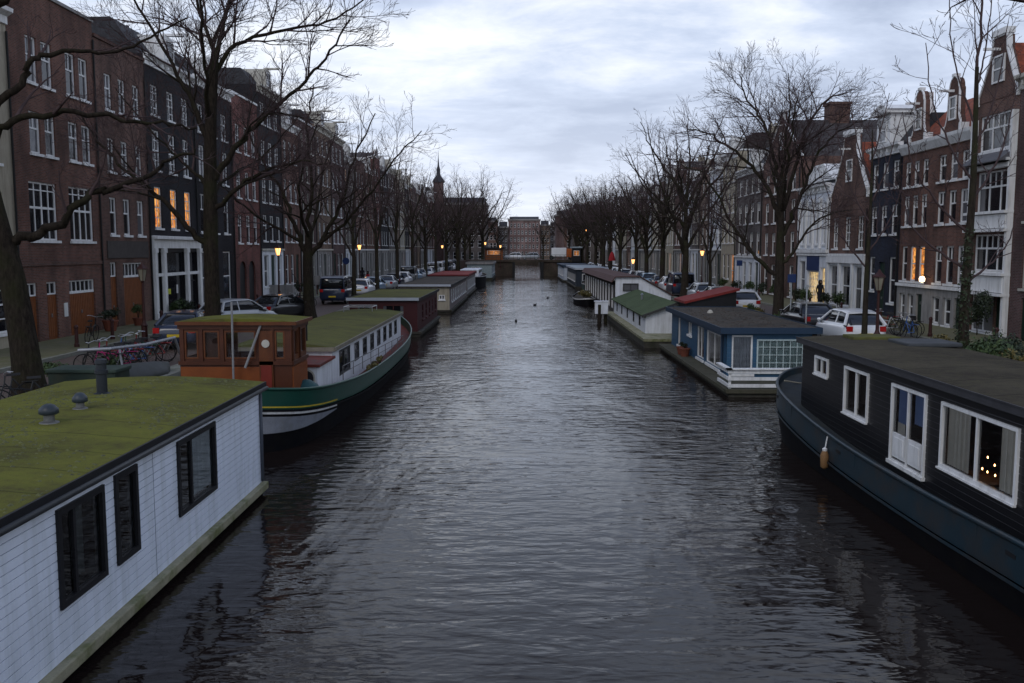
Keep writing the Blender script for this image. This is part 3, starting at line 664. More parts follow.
# ------------------------------------------------------------------ trees
def tubes_mesh(name, polys, m):
    V = []; F = []; n = 0
    for pts, rad, k in polys:
        pts = np.asarray(pts, float); N = len(pts); rad = np.asarray(rad, float)
        t = np.empty_like(pts); t[1:-1] = pts[2:] - pts[:-2]; t[0] = pts[1] - pts[0]; t[-1] = pts[-1] - pts[-2]
        t /= np.linalg.norm(t, axis=1)[:, None] + 1e-9
        ref = np.array((0, 0, 1.)) if abs(t[:, 2]).mean() < .8 else np.array((1., .1, 0))
        a = np.cross(t, ref); a /= np.linalg.norm(a, axis=1)[:, None] + 1e-9; b = np.cross(t, a)
        th = np.arange(k) * 2 * pi / k
        V.append((pts[:, None, :] + rad[:, None, None] * (np.cos(th)[None, :, None] * a[:, None, :] + np.sin(th)[None, :, None] * b[:, None, :])).reshape(-1, 3))
        i = np.arange(N - 1)[:, None] * k; j = np.arange(k)[None, :]; j2 = (j + 1) % k
        F.append((np.stack([i + j, i + j2, i + k + j2, i + k + j], -1) + n).reshape(-1, 4)); n += N * k
    V = np.concatenate(V); F = np.concatenate(F)
    me = bpy.data.meshes.new(name); me.vertices.add(len(V)); me.vertices.foreach_set('co', V.ravel())
    me.loops.add(F.size); me.loops.foreach_set('vertex_index', F.ravel().astype(np.int32))
    me.polygons.add(len(F)); me.polygons.foreach_set('loop_start', np.arange(len(F), dtype=np.int32) * 4); me.polygons.foreach_set('loop_total', np.full(len(F), 4, np.int32))
    me.polygons.foreach_set('use_smooth', np.ones(len(F), bool)); me.materials.append(m); me.update(calc_edges=True); me.validate()
    return me
def smooth_path(P, n=5):
    P = [np.array(p, float) for p in P]; P = [2 * P[0] - P[1]] + P + [2 * P[-1] - P[-2]]; out = []
    for i in range(1, len(P) - 2):
        for j in range(n):
            t = j / n; a, b, c, d = P[i - 1:i + 3]
            out.append(.5 * ((2 * b) + (c - a) * t + (2 * a - 5 * b + 4 * c - d) * t * t + (3 * b - a - 3 * c + d) * t ** 3))
    out.append(P[-2]); return np.array(out)
def unit(v): return v / (np.linalg.norm(v) + 1e-9)
class Tree:
    def __init__(s, seed, dens=1., droop=0., up=.25, twig=1.):
        s.r = np.random.RandomState(seed); s.br = []; s.tw = []; s.dens = dens; s.up = up; s.twig = twig; s.droop = droop
    def limb(s, path, r0, r1, lvl, start=.15, clen=None, jit=.06):
        pts = smooth_path(path, 5); pts[1:-1] += s.r.normal(0, jit, (len(pts) - 2, 3)) * min(1, r0 * 6)
        N = len(pts); rad = r0 + (r1 - r0) * (np.arange(N) / (N - 1)) ** .8
        s.br.append((pts, rad, 10 if r0 > .15 else 7)); s.children(pts, rad, lvl, start, clen); return pts
    def grow(s, p, d, L, r0, lvl):
        seg = {1: .6, 2: .45, 3: .3, 4: .22, 5: .2}[lvl]; n = max(3, int(L / seg)); d = unit(d); pts = [p]
        wob = {1: .10, 2: .12, 3: .12, 4: .11, 5: .1}[lvl]; bias = s.r.normal(0, .035, 3)
        for i in range(n):
            d = unit(d + s.r.normal(0, wob, 3) + bias + np.array((0, 0, s.up * (.16 if lvl < 3 else .22) - s.droop * (i / n) * .2))); pts.append(pts[-1] + d * (L / n))
        pts = np.array(pts); rad = r0 * (1 - .78 * np.linspace(0, 1, len(pts)) ** .9); rad = np.maximum(rad, .006 * s.twig)
        (s.br if lvl < 3 else s.tw).append((pts, rad, {1: 8, 2: 6, 3: 4, 4: 3, 5: 3}[lvl])); s.children(pts, rad, lvl, .18 if lvl > 1 else .25)
    def children(s, pts, rad, lvl, start, clen=None):
        if lvl >= 5: return
        L = np.linalg.norm(np.diff(pts, axis=0), axis=1).sum()
        sp = {0: 1.0, 1: .62, 2: .42, 3: .27, 4: .22}[lvl] / s.dens; nc = max(2, int(L * (1 - start) / sp)); ph = s.r.uniform(0, 6.28)
        for c in range(nc):
            t = start + (1 - start) * (c + s.r.uniform(.2, .8)) / nc; f = t * (len(pts) - 1); i = min(int(f), len(pts) - 2); p = pts[i] + (pts[i + 1] - pts[i]) * (f - i)
            tn = unit(pts[i + 1] - pts[i]); ph += 2.4 + s.r.normal(0, .4); ref = np.array((0, 0, 1.)) if abs(tn[2]) < .9 else np.array((1., 0, 0))
            a = unit(np.cross(tn, ref)); b = np.cross(tn, a); ang = s.r.uniform(.55, 1.0) if lvl < 2 else s.r.uniform(.4, .8)
            d = tn * cos(ang) + (a * cos(ph) + b * sin(ph)) * sin(ang)
            if d[2] < -.2: d[2] *= .4
            base = clen if clen else {0: 4.2, 1: 2.7, 2: 1.6, 3: .85, 4: .42}[lvl]
            if lvl > 0: base = min(base, L * .65)
            s.grow(p, d, base * (1.15 - .55 * t) * s.r.uniform(.7, 1.25), min(rad[i] * .62, {0: .085, 1: .055, 2: .024, 3: .0115, 4: .0075}[lvl] * s.twig), lvl + 1)
    def make(s, nm, trunk, loc, label, group=None, bark=None, flare=1.5, rz=0, sc=1.):
        root = empty(nm, loc, rz); root.scale = (sc, sc, sc); tag(root, label, 'tree', group)
        pts = smooth_path([q[:3] for q in trunk], 4); rr = np.interp(np.linspace(0, len(trunk) - 1, len(pts)), range(len(trunk)), [q[3] for q in trunk])
        z = pts[:, 2]; rr = rr * (1 + (flare - 1) * np.exp(-np.maximum(z, 0) / .45))
        thick = [b for b in s.br if b[1][0] > .05]; thin = [b for b in s.br if b[1][0] <= .05]
        inst('trunk', tubes_mesh('trunk', [(pts, rr, 14)] + thick, bark or BARK), root)
        inst('crown', tubes_mesh('crown', thin + s.tw, TWIG), root)
        return root
def copy_tree(o, parent=None):
    c = o.copy(); COL.objects.link(c); c.parent = parent
    for ch in [q for q in o.children]: copy_tree(ch, c)
    return c

# near tree on the left bank, long bare limbs reaching over the view
T = Tree(3, dens=.8, up=.3, twig=.9)
T.limb([(-.5, .1, 4.0), (0, .2, 4.25), (.65, .3, 4.5), (1.4, .5, 5.15), (1.9, .6, 5.45), (2.7, .8, 5.7), (3.3, 1.0, 6.2), (4.0, 1.1, 6.5)], .15, .035, 1, .3, 1.5)
T.limb([(-.9, 0, 6.1), (-.4, .2, 7.0), (.7, .4, 7.3), (1.95, .8, 7.28), (2.95, 1.1, 7.15), (3.95, 1.5, 7.1)], .12, .025, 1, .2, 1.6)
T.limb([(-.9, .1, 7.2), (0, .3, 8.0), (.3, .4, 8.6), (.95, .6, 8.85), (1.7, .8, 8.85), (2.7, 1.2, 9.2), (3.8, 1.5, 9.9)], .11, .02, 1, .2, 1.6)
T.limb([(-1.2, 0, 9.2), (-.6, -.1, 9.6), (.2, -.1, 10.2), (1.2, .2, 11.0), (2.4, .6, 11.6)], .17, .03, 1, .2, 2.2)
T.limb([(-1.1, 0, 9.8), (-1.6, .6, 11), (-1.8, 1.2, 13), (-1.6, 1.8, 15)], .16, .03, 1, .2, 2.4)
T.limb([(-.8, 0, 5.5), (-1.8, .3, 6.6), (-3.2, .8, 7.4), (-4.8, 1.2, 8.6)], .13, .03, 1, .25, 2.2)
T.limb([(-1.0, 0, 7.6), (-1.5, -1, 8.8), (-2, -2.4, 10.5)], .12, .03, 1, .25, 2.2)
T.make('elm_tree', [(0, 0, -.1, .36), (-.12, .02, 1.5, .33), (-.35, .05, 3.2, .31), (-.62, .05, 4.4, .28), (-.95, 0, 6.4, .23), (-1.15, 0, 8.4, .19), (-1.2, 0, 10, .15)], (-12.42, 22.5, G),
       'big leaning bare tree nearest on the left bank, limbs crossing the brick house', bark=BARK_M)
# second tree
T = Tree(11, dens=1.35, up=.3)
T.limb([(-.05, 0, 4.0), (-.97, -.2, 5.0), (-1.9, -.3, 6.0), (-2.8, -.3, 6.7), (-4, -.2, 7.9), (-4.9, 0, 9.2)], .13, .03, 1, .3)
T.limb([(.25, 0, 6.6), (1.0, .2, 7.8), (1.9, .4, 8.8), (3.4, .6, 10.1), (4.4, .8, 11.3), (5.4, 1., 12.8)], .14, .03, 1, .2)
T.limb([(.1, 0, 5.4), (1.2, -.4, 6.2), (2.2, -.6, 6.8), (3.6, -.8, 7.2), (4.8, -.9, 7.1)], .11, .025, 1, .2)
T.limb([(-.0, 0, 8.2), (-.6, .2, 9.6), (-1.3, .3, 10.9), (-2.4, .4, 12.8), (-3.4, .5, 14.5)], .12, .03, 1, .2)
T.limb([(.3, 0, 10.3), (1.1, .3, 11.7), (3, .5, 12.3), (4.6, .5, 12.6), (6.2, .6, 13.6)], .10, .025, 1, .2)
T.limb([(.1, 0, 7.5), (-.5, 1.4, 9), (-.8, 2.8, 11), (-.6, 4, 13.5)], .11, .03, 1, .2)
T.limb([(.1, 0, 8.8), (.5, -1.4, 10.2), (.9, -2.8, 12), (1.4, -3.8, 14)], .10, .03, 1, .2)
T.limb([(.4, 0, 11), (.9, .1, 13), (1.6, .1, 15), (1.9, 0, 17)], .11, .02, 1, .1)
T.limb([(.4, 0, 11), (-.1, .4, 12.6), (-.9, .6, 14.6), (-1.2, .6, 16.6)], .10, .02, 1, .1)
T.limb([(-.1, 0, 6.4), (-1.1, .9, 7.2), (-2.6, 1.7, 8.4), (-4.4, 2.2, 10.4)], .09, .02, 1, .2)
T.limb([(.05, 0, 5.9), (.2, 1.6, 6.8), (1.3, 3.0, 7.8), (2.6, 4., 9.6)], .09, .02, 1, .2)
T.make('elm_tree', [(0, 0, -.1, .31), (.0, 0, 2.5, .29), (.04, 0, 5.4, .27), (.15, 0, 8.5, .22), (.4, 0, 11.2, .15)], (-12.0, 35, G), 'tall bare tree rising beside the wooden wheelhouse of the green barge', bark=BARK_M)
# third tree, low fork
T = Tree(23, dens=1.15, up=.22)
T.limb([(0, 0, 3.2), (-.6, .1, 5), (-1.4, .3, 7), (-2.6, .4, 9), (-3.6, .4, 11.2)], .17, .03, 1, .25)
T.limb([(0, 0, 3.4), (.2, -.2, 5.5), (.4, -.3, 8), (.2, -.3, 10.6), (.6, -.3, 13)], .16, .03, 1, .25)
T.limb([(0, 0, 3.3), (1.0, .2, 4.8), (1.9, .4, 6.6), (2.6, .6, 9), (3.8, .9, 11.6)], .16, .03, 1, .25)
T.limb([(.6, 0, 4.2), (2.2, -.4, 5.4), (3.8, -.6, 7.2), (5.4, -.8, 9.2), (6.6, -.8, 10.4)], .11, .025, 1, .2)
T.limb([(-.4, 0, 4.4), (-2, -.6, 5.4), (-3.6, -1, 6.6), (-5, -1.2, 8)], .10, .025, 1, .2)
T.limb([(.1, 0, 4.4), (.2, 1.6, 6), (.3, 3, 8.4), (.9, 4, 11)], .12, .03, 1, .2)
T.limb([(.1, 0, 4.6), (.0, -1.6, 6), (.6, -3, 8.2), (1.6, -4, 10.4)], .12, .03, 1, .2)
T.make('elm_tree', [(0, 0, -.1, .34), (.0, 0, 1.5, .3), (.0, 0, 3.5, .28), (.1, 0, 4.6, .17)], (-12.0, 51, G), 'bare tree forking low down behind the green roofed barge', bark=BARK_M)
# right bank, big open crown
T = Tree(31, dens=1.45, up=.22)
T.limb([(0, 0, 2.8), (-.9, .1, 3.5), (-1.9, .2, 4.6), (-2.9, .3, 6.2), (-4.2, .3, 8.4), (-5.4, .2, 8.9)], .15, .03, 1, .3)
T.limb([(0, 0, 5.6), (-.7, .1, 7.6), (-1.7, .2, 9.0), (-3.2, .3, 10.2), (-4.2, .3, 10.8), (-5.3, .3, 11.0)], .15, .025, 1, .25)
T.limb([(-.2, 0, 7.8), (-.5, .2, 9.8), (-1.1, .4, 11.6), (-1.9, .5, 12.6), (-2.4, .5, 14)], .12, .03, 1, .2)
T.limb([(.1, 0, 6.5), (.7, 0, 9.0), (1.3, -.1, 11.2), (2.2, -.2, 12.4), (3.4, -.2, 12.9)], .14, .025, 1, .25)
T.limb([(0, 0, 4.8), (.5, 0, 6.0), (1.3, 0, 8.0), (2.1, .1, 9.8), (3.4, .2, 11.0), (5.0, .3, 11.6)], .15, .025, 1, .25)
T.limb([(0, 0, 3.4), (.7, -.2, 4.2), (1.4, -.3, 5.4), (2.6, -.3, 6.3), (3.8, -.4, 6.5)], .11, .025, 1, .3)
T.limb([(0, 0, 6), (.2, 1.6, 7.6), (.1, 3, 9.6), (.3, 4.2, 11.6)], .12, .03, 1, .2)
T.limb([(0, 0, 6.4), (-.2, -1.5, 8.2), (-.5, -2.9, 10), (-.4, -3.8, 12)], .12, .03, 1, .2)
T.limb([(.0, 0, 8), (.1, 0, 10), (.3, .1, 12), (.2, .1, 14)], .11, .02, 1, .1)
TR2 = T.make('elm_tree', [(0, 0, -.1, .31), (0, 0, 2.5, .27), (0, 0, 5.0, .22), (-.05, 0, 8.2, .13)], (13.3, 46.4, G), 'large bare tree with round spreading crown before the tall warehouse roof', sc=.91)
# generic crowns
def auto_tree(seed, h, fork, r, n, spread, dens, up=.12):
    T = Tree(seed, dens=dens, up=up); R = T.r; ph = R.uniform(0, 6)
    for i in range(n):
        ph += 2.4; z0 = fork + (h * .55 - fork) * i / n; out = spread * (1.0 - .45 * i / n) * R.uniform(.8, 1.1); top = z0 + (h - z0) * R.uniform(.62, .95)
        c, s_ = cos(ph), sin(ph)
        T.limb([(0, 0, z0), (c * out * .3, s_ * out * .3, z0 + (top - z0) * .28), (c * out * .7, s_ * out * .7, z0 + (top - z0) * .62), (c * out, s_ * out, top)], r * .5, .025, 1, .2)
    T.limb([(0, 0, h * .5), (.2, .1, h * .75), (-.1, .2, h)], r * .45, .02, 1, .1)
    return T, [(0, 0, -.1, r), (.05, 0, fork, r * .85), (0, .05, h * .35, r * .7), (0, 0, h * .56, r * .4)]
T, tr = auto_tree(41, 15.0, 3.4, .30, 11, 6.2, .85); PA = T.make('elm_tree', tr, (13.3, 73, G), 'bare tree with upright vase crown beyond the white sloping roofed boat')
T, tr = auto_tree(42, 13.5, 4.0, .26, 10, 5.6, .8); PB = T.make('elm_tree', tr, (13.5, 86, G), 'second vase crowned bare tree past the warehouse on the right bank')
T, tr = auto_tree(43, 12., 3.4, .17, 6, 2.8, .75, .4); PC = T.make('elm_tree', tr, (-12.2, 66, G), 'slender young bare tree behind the maroon houseboat')
i = 1
for n_, (y, P, sc, rz) in enumerate([(62, PC, .75, 1.), (97, PA, .84, 2), (108, PB, .95, 1), (119, PA, .88, 4), (130, PB, 1.04, 3), (142, PA, .98, 5), (153, PB, 1.12, 2), (164, PA, 1.05, 1), (175, PB, 1.2, 5), (187, PA, 1.1, 3), (205, PB, 1.22, 1), (222, PA, 1.2, 2), (245, PB, 1.3, 4)]):
    o = copy_tree(P); o.location = (13.4 + .5 * sin(y), y, G); o.rotation_euler.z = rz; o.scale = (sc, sc, sc)
    tag(o, f'bare canal tree on the right bank, {ORD[n_]} after the large spreading one', 'tree', 'right bank street trees')
for n_, (y, P, sc, rz) in enumerate([(80, PC, 1.1, 2), (93, PC, 1.15, 1), (106, PC, 1.2, 3), (119, PB, .9, 4), (132, PC, 1.25, 3), (146, PA, .9, 2), (163, PA, 1.2, 1), (180, PB, 1.1, 5), (197, PA, 1.05, 3), (215, PB, 1.1, 1)]):
    o = copy_tree(P); o.location = (-12.3 + .4 * sin(y), y, G); o.rotation_euler.z = rz; o.scale = (sc, sc, sc)
    if y == 163: o.location.x = -9.6 - 1.6
    tag(o, f'bare canal tree on the left bank, {ORD[n_]} past the slender young one', 'tree', 'left bank street trees')
for n_, (x, y, P, sc, rz) in enumerate([(-8.3, 202, PA, 1.42, 2), (-8.5, 350, PA, 1.2, 2), (9, 352, PB, 1.25, 1), (17, 300, PA, 1.35, 3), (-13, 285, PB, 1.3, 4), (15, 268, PB, 1.35, 0), (-11.5, 250, PA, 1.15, 4), (14, 330, PA, 1.3, 2)]):
    o = copy_tree(P); o.location = (x, y, G); o.rotation_euler.z = rz; o.scale = (sc, sc, sc)
    tag(o, f'distant bare tree beyond the far bridge, {ORD[n_]} of a loose clump', 'tree', 'trees beyond the far bridge')
# ivy-clad slim tree and a tree just outside the frame
T = Tree(52, dens=1.25, up=.4)
for x, y, z0, dx, dz, r0 in ((-.1, .1, 3.4, -1.7, 2.2, .05), (.1, 0, 3.0, 1.6, 2.0, .045), (0, 0, 4.4, -1.9, 3.6, .05), (0, .1, 5.2, 1.5, 3.6, .045), (0, 0, 6.0, -1.3, 4.0, .042), (0, 0, 6.8, 1.1, 3.8, .04), (0, 0, 7.6, -.7, 4.2, .036), (0, 0, 8.4, .6, 3.8, .034)):
    T.limb([(x, y, z0), (x + dx * .4, y + .2, z0 + dz * .22), (x + dx * .8, y + .4, z0 + dz * .55), (x + dx, y + .5, z0 + dz)], r0, .012, 1, .2, 1.5)
T.limb([(0, 0, 9), (.05, 0, 11.5), (0, 0, 14)], .05, .012, 1, .05, 1.3)
iv = T.make('alder_tree', [(0, 0, -.1, .17), (.0, 0, 3, .13), (.06, 0, 6, .09), (0, 0, 9.2, .055)], (13.3, 27, G), 'slim bare tree with ivy covered trunk behind the black houseboat')
def leaves(k, c, R, n, s, rng, shell=.3):
    for _ in range(n):
        v = np.array([rng.gauss(0, 1) for _ in range(3)]); v /= np.linalg.norm(v); r = (shell + (1 - shell) * rng.random()) ** .5
        p = np.array(c) + v * r * np.array(R); a = unit(np.array([rng.gauss(0, 1) for _ in range(3)])); b = unit(np.cross(a, v + .01)); q = s * rng.uniform(.6, 1.3)
        k.face([tuple(p - a * q), tuple(p + b * q * .55), tuple(p + a * q), tuple(p - b * q * .55)])
IVY = leaf_mat('ivy_leaves', (.012, .022, .008), (.03, .045, .012)); BUSH = leaf_mat('bush_leaves', (.02, .045, .012), (.055, .085, .02)); BUSHY = leaf_mat('yellowing_leaves', (.06, .06, .015), (.16, .12, .03)); BUSHD = leaf_mat('dark_bush_leaves', (.010, .02, .008), (.028, .04, .015))
rng = random.Random(4); k = MB()
for z in np.arange(.2, 4.6, .3): leaves(k, (rng.uniform(-.06, .06), 0, z), (.30 - .035 * z, .30 - .035 * z, .32), 95, .05, rng)
k.build('ivy', IVY, iv)
T = Tree(61, dens=.75, up=.15)
T.limb([(0, 0, 5), (-1.2, .8, 6.6), (-2.6, 2.0, 8.0), (-4.2, 3.4, 9.0), (-5.8, 4.6, 9.5)], .13, .025, 1, .3, 1.8)
T.limb([(0, 0, 6), (-1, 1.2, 8), (-2.2, 2.6, 10), (-3.8, 4, 11.6)], .12, .03, 1, .3, 1.8)
T.limb([(0, 0, 5.5), (1.4, 0, 8), (2.4, 0, 11)], .12, .03, 1, .3, 1.8)
T.make('elm_tree', [(0, 0, -.1, .3), (0, 0, 3, .27), (0, 0, 6, .2), (0, 0, 8, .1)], (14.2, 15.5, G), 'bare tree outside the right edge, only its branch tips showing in the sky corner')

T = Tree(57, dens=1.5, up=.4)
for x, z0, dx, dz in ((0, 3.2, -1.7, 3.4), (0, 3.8, 1.6, 3.2), (0, 5, -1.3, 3.6), (0, 5.6, 1.2, 3.4), (0, 6.6, -.8, 3.), (0, 7.2, .7, 2.6)): T.limb([(x, 0, z0), (x + dx * .5, .2, z0 + dz * .35), (x + dx, .3, z0 + dz)], .04, .012, 1, .2, 1.3)
T.make('alder_tree', [(0, 0, -.1, .11), (0, 0, 3, .09), (.05, 0, 6, .05), (0, 0, 8.4, .02)], (13.25, 34.6, G), 'thin young bare tree between the blue and brown houses on the quay')
def shrub(name, loc, R, n, m, label, s=.06, group=None, seed=0, pot=None, cat='shrub', clumps=6):
    rng = random.Random(seed + int(loc[1] * 10)); root = empty(name, loc); tag(root, label, cat, group); z0 = 0
    if pot: kk = MB(); kk.lathe([(pot * .7, 0), (pot, pot * 1.3), (pot * 1.08, pot * 1.3), (pot * 1.08, pot * 1.5), (pot * .9, pot * 1.5)], (0, 0, 0), 12); kk.build('pot', mat('terracotta', (.16, .05, .03), .85), root); z0 = pot * 1.4
    k = MB()
    for i in range(clumps):
        c = (rng.uniform(-.55, .55) * R[0], rng.uniform(-.55, .55) * R[1], z0 + R[2] * rng.uniform(.7, 1.3)); q = rng.uniform(.35, .65)
        leaves(k, c, (R[0] * q, R[1] * q, R[2] * q), n // clumps, s, rng)
    k.build('foliage', m, root); k = MB()
    for i in range(4): a = i * 1.6; k.tube([(0, 0, z0 - .1), (cos(a) * R[0] * .3, sin(a) * R[1] * .3, z0 + R[2]), (cos(a) * R[0] * .5, sin(a) * R[1] * .5, z0 + R[2] * 1.5)], .012, 4)
    k.build('stem', BARK, root); return root

# ------------------------------------------------------------------ boats
PONT = mat('pontoon_concrete', (.06, .055, .045), .9, .3, 3, dirt=(.02, .025, .01), dirt_amt=.7)
RIM = mat('mossy_rim', (.30, .28, .19), .85, .25, 2.5, .2, dirt=(.09, .11, .02), dirt_amt=.9)
SIDING_W = mat('white_siding', (.76, .81, .90), .5, .05, 1.5, dirt=(.36, .40, .38), dirt_amt=.32, streak=True)
SIDING_B = mat('black_siding', (.010, .010, .012), .35, .2, 2, spec=.5)
MOSS = roof_felt('mossy_felt', (.070, .064, .026), (.150, .152, .030), (.070, .088, .022), 1.05, .55)
MOSS2 = roof_felt('green_felt', (.07, .068, .035), (.13, .13, .04), (.07, .08, .03), 1.3, .5)
FELT_B = roof_felt('brown_felt', (.038, .032, .024), (.075, .065, .045), (.055, .055, .02), 1.6, .4)
FELT_D = roof_felt('dark_felt', (.05, .047, .045), (.10, .085, .07), (.05, .055, .03), 1.2, .4)
FELT_G = roof_felt('grass_green_felt', (.045, .062, .034), (.08, .108, .055), (.06, .082, .045), .9, .7)
TARPR = mat('red_felt', (.20, .028, .024), .85, .25, 3, .2)
TEAL = mat('dark_teal_hull', (.012, .029, .041), .45, .2, 2.2, .12, dirt=(.045, .032, .024), dirt_amt=.55, spec=.3)
HULLK = mat('black_hull', (.006, .006, .008), .7, .3, 3, dirt=(.014, .012, .009), dirt_amt=.5, spec=.12)
GREENH = mat('green_hull', (.010, .060, .042), .4, .15, 2, dirt=(.03, .05, .04), dirt_amt=.3)
BLUEB = mat('blue_boards', (.035, .095, .17), .5, .12, 2)
NAVY = mat('navy_fascia', (.018, .038, .07), .45, .12, 2)
MAROON = mat('maroon_boards', (.055, .012, .014), .6, .2, 2)
JOINT_W = mat('joint_shadow', (.20, .22, .28), .9); JOINT_K = mat('joint_lit_edge', (.16, .16, .17), .8)  # black wall joints coloured pale to paint skylight caught on upper board edges
CURT = mat('curtain_cloth', (.85, .78, .66), .9, .1, 3); CURTB = mat('blue_curtain_cloth', (.25, .35, .6), .9, .1, 3)
INTER = mat('dark_interior', (.02, .018, .016), .9)

def siding(k, w, z0, z1, holes, board=.13, proud=.02, gap=.012, seams=None):
    """flat boards proud of the wall with an open joint above each one"""
    z = z0
    while z < z1 - .01:
        zt = min(z + board, z1); zc = (z + zt) / 2; zb = zt - gap; cuts = sorted([(h[0], h[1]) for h in holes if h[2] < zc < h[3]]); x = 0
        for a, b in cuts + [(w, w)]:
            if a - x > .01:
                k.quad((x, -proud, z), (a, -proud, z), (a, -proud, zb), (x, -proud, zb)); k.quad((x, -.003, z), (a, -.003, z), (a, -proud, z), (x, -proud, z)); k.quad((x, -proud, zb), (a, -proud, zb), (a, -.003, zb), (x, -.003, zb))
                if seams is not None: seams.quad((x, -.006, zb), (a, -.006, zb), (a, -.006, zt), (x, -.006, zt))
            x = b
        z = zt
def boat_wall(root, side, p, L, z0, z1, holes, m, board=0, proud=.022, name='wall'):
    """side 'c+': faces +X, 'c-': faces -X, 'n': faces the camera, 'f': away; p = local origin"""
    rz = {'c+': pi / 2, 'c-': -pi / 2, 'n': 0, 'f': pi}[side]
    k = MB(); wall_front(k, L, z0, z1, holes, dep=.1); k.quad((0, .1, z0), (L, .1, z0), (L, .1, z0 + .01), (0, .1, z0 + .01))
    sm = MB()
    if board: siding(k, L, z0, z1, holes, board, .02, seams=sm)
    o = k.build(name, m, root, (p[0], p[1], 0), rz)
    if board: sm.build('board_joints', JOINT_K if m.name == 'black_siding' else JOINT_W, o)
    return o
def curtain(root, loc, rz, x0, x1, z0, z1, m, y=.22, fold=.09, name='curtain'):
    k = MB(); n = max(6, int((x1 - x0) / .03)); R = random.Random(int(x0 * 100) + 3)
    P = [(x0 + (x1 - x0) * i / n, y + .03 * sin(i * .03 / fold * 6.3 + R.random() * .6)) for i in range(n + 1)]
    for i in range(n): k.quad((P[i][0], P[i][1], z0), (P[i + 1][0], P[i + 1][1], z0), (P[i + 1][0], P[i + 1][1], z1), (P[i][0], P[i][1], z1))
    return k.build(name, m, root, loc, rz, smooth=True)
def bwin(root, side, p, x, w, z0, z1, style, fm=WHITE, pane=GLASS, t=.07, sill=True, y=.05):
    rz = {'c+': pi / 2, 'c-': -pi / 2, 'n': 0}[side]; c, s = cos(rz), sin(rz)
    return window(root, 0, 0, w, z1 - z0, style, pane, fm, y=y, sill=sill, t=t, rz=rz, loc=(p[0] + c * x - s * y, p[1] + s * x + c * y, z0))
FRL = mat('pale_green_frame', (.50, .60, .60), .6)
def houseboat(side, x0, x1, y0, y1, zd, zr, wm, roofm, label, wins=(), front=(), fascia=BLACK, fh=.18, over=.25, deck=.0, board=0, fm=WHITE, front_m=None, near_deck=0., clear=False, rimm=PONT, crown=0., fronts='grid', edge_light=None, group=None):
    root = empty('houseboat', (0, y0, 0)); tag(root, label, 'houseboat', group)
    D = lambda y: y - y0
    cx0, cx1 = (x0, x1 + deck) if side < 0 else (x0 - deck, x1)
    bx('pontoon', PONT, root, cx0 + .12, cx1 - .12, -near_deck + .1, D(y1) - .1, -.7, zd - .16)
    bx('deck', rimm, root, cx0, cx1, -near_deck, D(y1), zd - .159, zd, bevel=.015)
    H = [(a - y0 if side < 0 else y1 - b, b - y0 if side < 0 else y1 - a, c, d) for a, b, c, d, st in wins]
    L = y1 - y0; P = (x1, 0) if side < 0 else (x0, L); cs = 'c+' if side < 0 else 'c-'
    boat_wall(root, cs, P, L, zd, zr, H, wm, board)
    for h, w_ in zip(H, wins): bwin(root, cs, P, h[0], h[1] - h[0], h[2], h[3], w_[4], fm, CLEAR if clear else GLASS)
    F = [(a - x0, b - x0, c, d) for a, b, c, d, st in front]
    boat_wall(root, 'n', (x0, 0), x1 - x0, zd, zr, F, front_m or wm, board)
    for h, w_ in zip(F, front): bwin(root, 'n', (x0, 0), h[0], h[1] - h[0], h[2], h[3], w_[4], FRL if w_[4] == 'lattice' else fm, CLEAR if board else GLASS)
    boat_wall(root, 'f', (x1, L), x1 - x0, zd, zr, [], wm); boat_wall(root, 'c-' if side < 0 else 'c+', (x0, L) if side < 0 else (x1, 0), L, zd, zr, [], wm)
    a, b, c, d = x0 - over, x1 + over, -over, L + over
    k = MB(); N = 10
    pts = [(a + (b - a) * i / N, zr + fh + .001 + crown * sin(pi * i / N)) for i in range(N + 1)]
    k.prism([(a, zr + fh - .05)] + pts + [(b, zr + fh - .05)], c + .02, d - .02); ro = k.build('roof', roofm, root)
    k = MB(); e = .04
    for q in ((a - e, a, c - e, d + e), (b, b + e, c - e, d + e), (a, b, c - e, c), (a, b, d, d + e)): k.box(q[0], q[1], q[2], q[3], zr - .02, zr + fh + .04)
    k.box(a, b, c, d, zr, zr + .03); k.build('fascia', fascia, root)
    if edge_light: bx('roof_edge', edge_light, root, a, b, c - .09, c - .045, zr + .02, zr + fh + .06)
    return root, ro

# white houseboat nearest on the left
XF = -5.76; Y0, Y1 = 4., 19.55; L = Y1 - Y0
hb = empty('houseboat', (0, Y0, 0)); tag(hb, 'white clapboard houseboat with mossy green roof, nearest on the left', 'houseboat')
wn = [(10.82, 12.02, .95, 2.17, 'third'), (12.42, 13.1, .95, 2.2, 'sash1'), (14.75, 16.56, .95, 2.18, 'third')]
HL = [(a - Y0, b - Y0, c, d) for a, b, c, d, s_ in wn]
boat_wall(hb, 'c+', (XF, 0), L, .27, 2.42, HL, SIDING_W, .118, .034, 'clapboard_wall')
boat_wall(hb, 'f', (XF, L), 4.2, .27, 2.42, [], SIDING_W, .118); boat_wall(hb, 'n', (XF - 4.2, 0), 4.2, .27, 2.42, [], SIDING_W, .118); boat_wall(hb, 'c-', (XF - 4.2, L), L, .27, 2.42, [], SIDING_W)
for h, w_ in zip(HL, wn):
    o = bwin(hb, 'c+', (XF, 0), h[0] - .03, h[1] - h[0] + .06, h[2] - .03, h[3] + .03, w_[4], BLACK, CLEAR, .085, sill=False, y=-.008)
P = ((XF, 0, 0), pi / 2)
k = MB()
for q, (a, b) in zip((9.75,), ((.27, 2.42),)): k.box(q, q + .008, -.024, -.0205, a, b)
k.build('board_joints', JOINT_W, hb, *P)
curtain(hb, *P, HL[2][0] + .75, HL[2][1], 1.05, 2.1, mat('net_curtain', (.55, .62, .66), .9), .06)
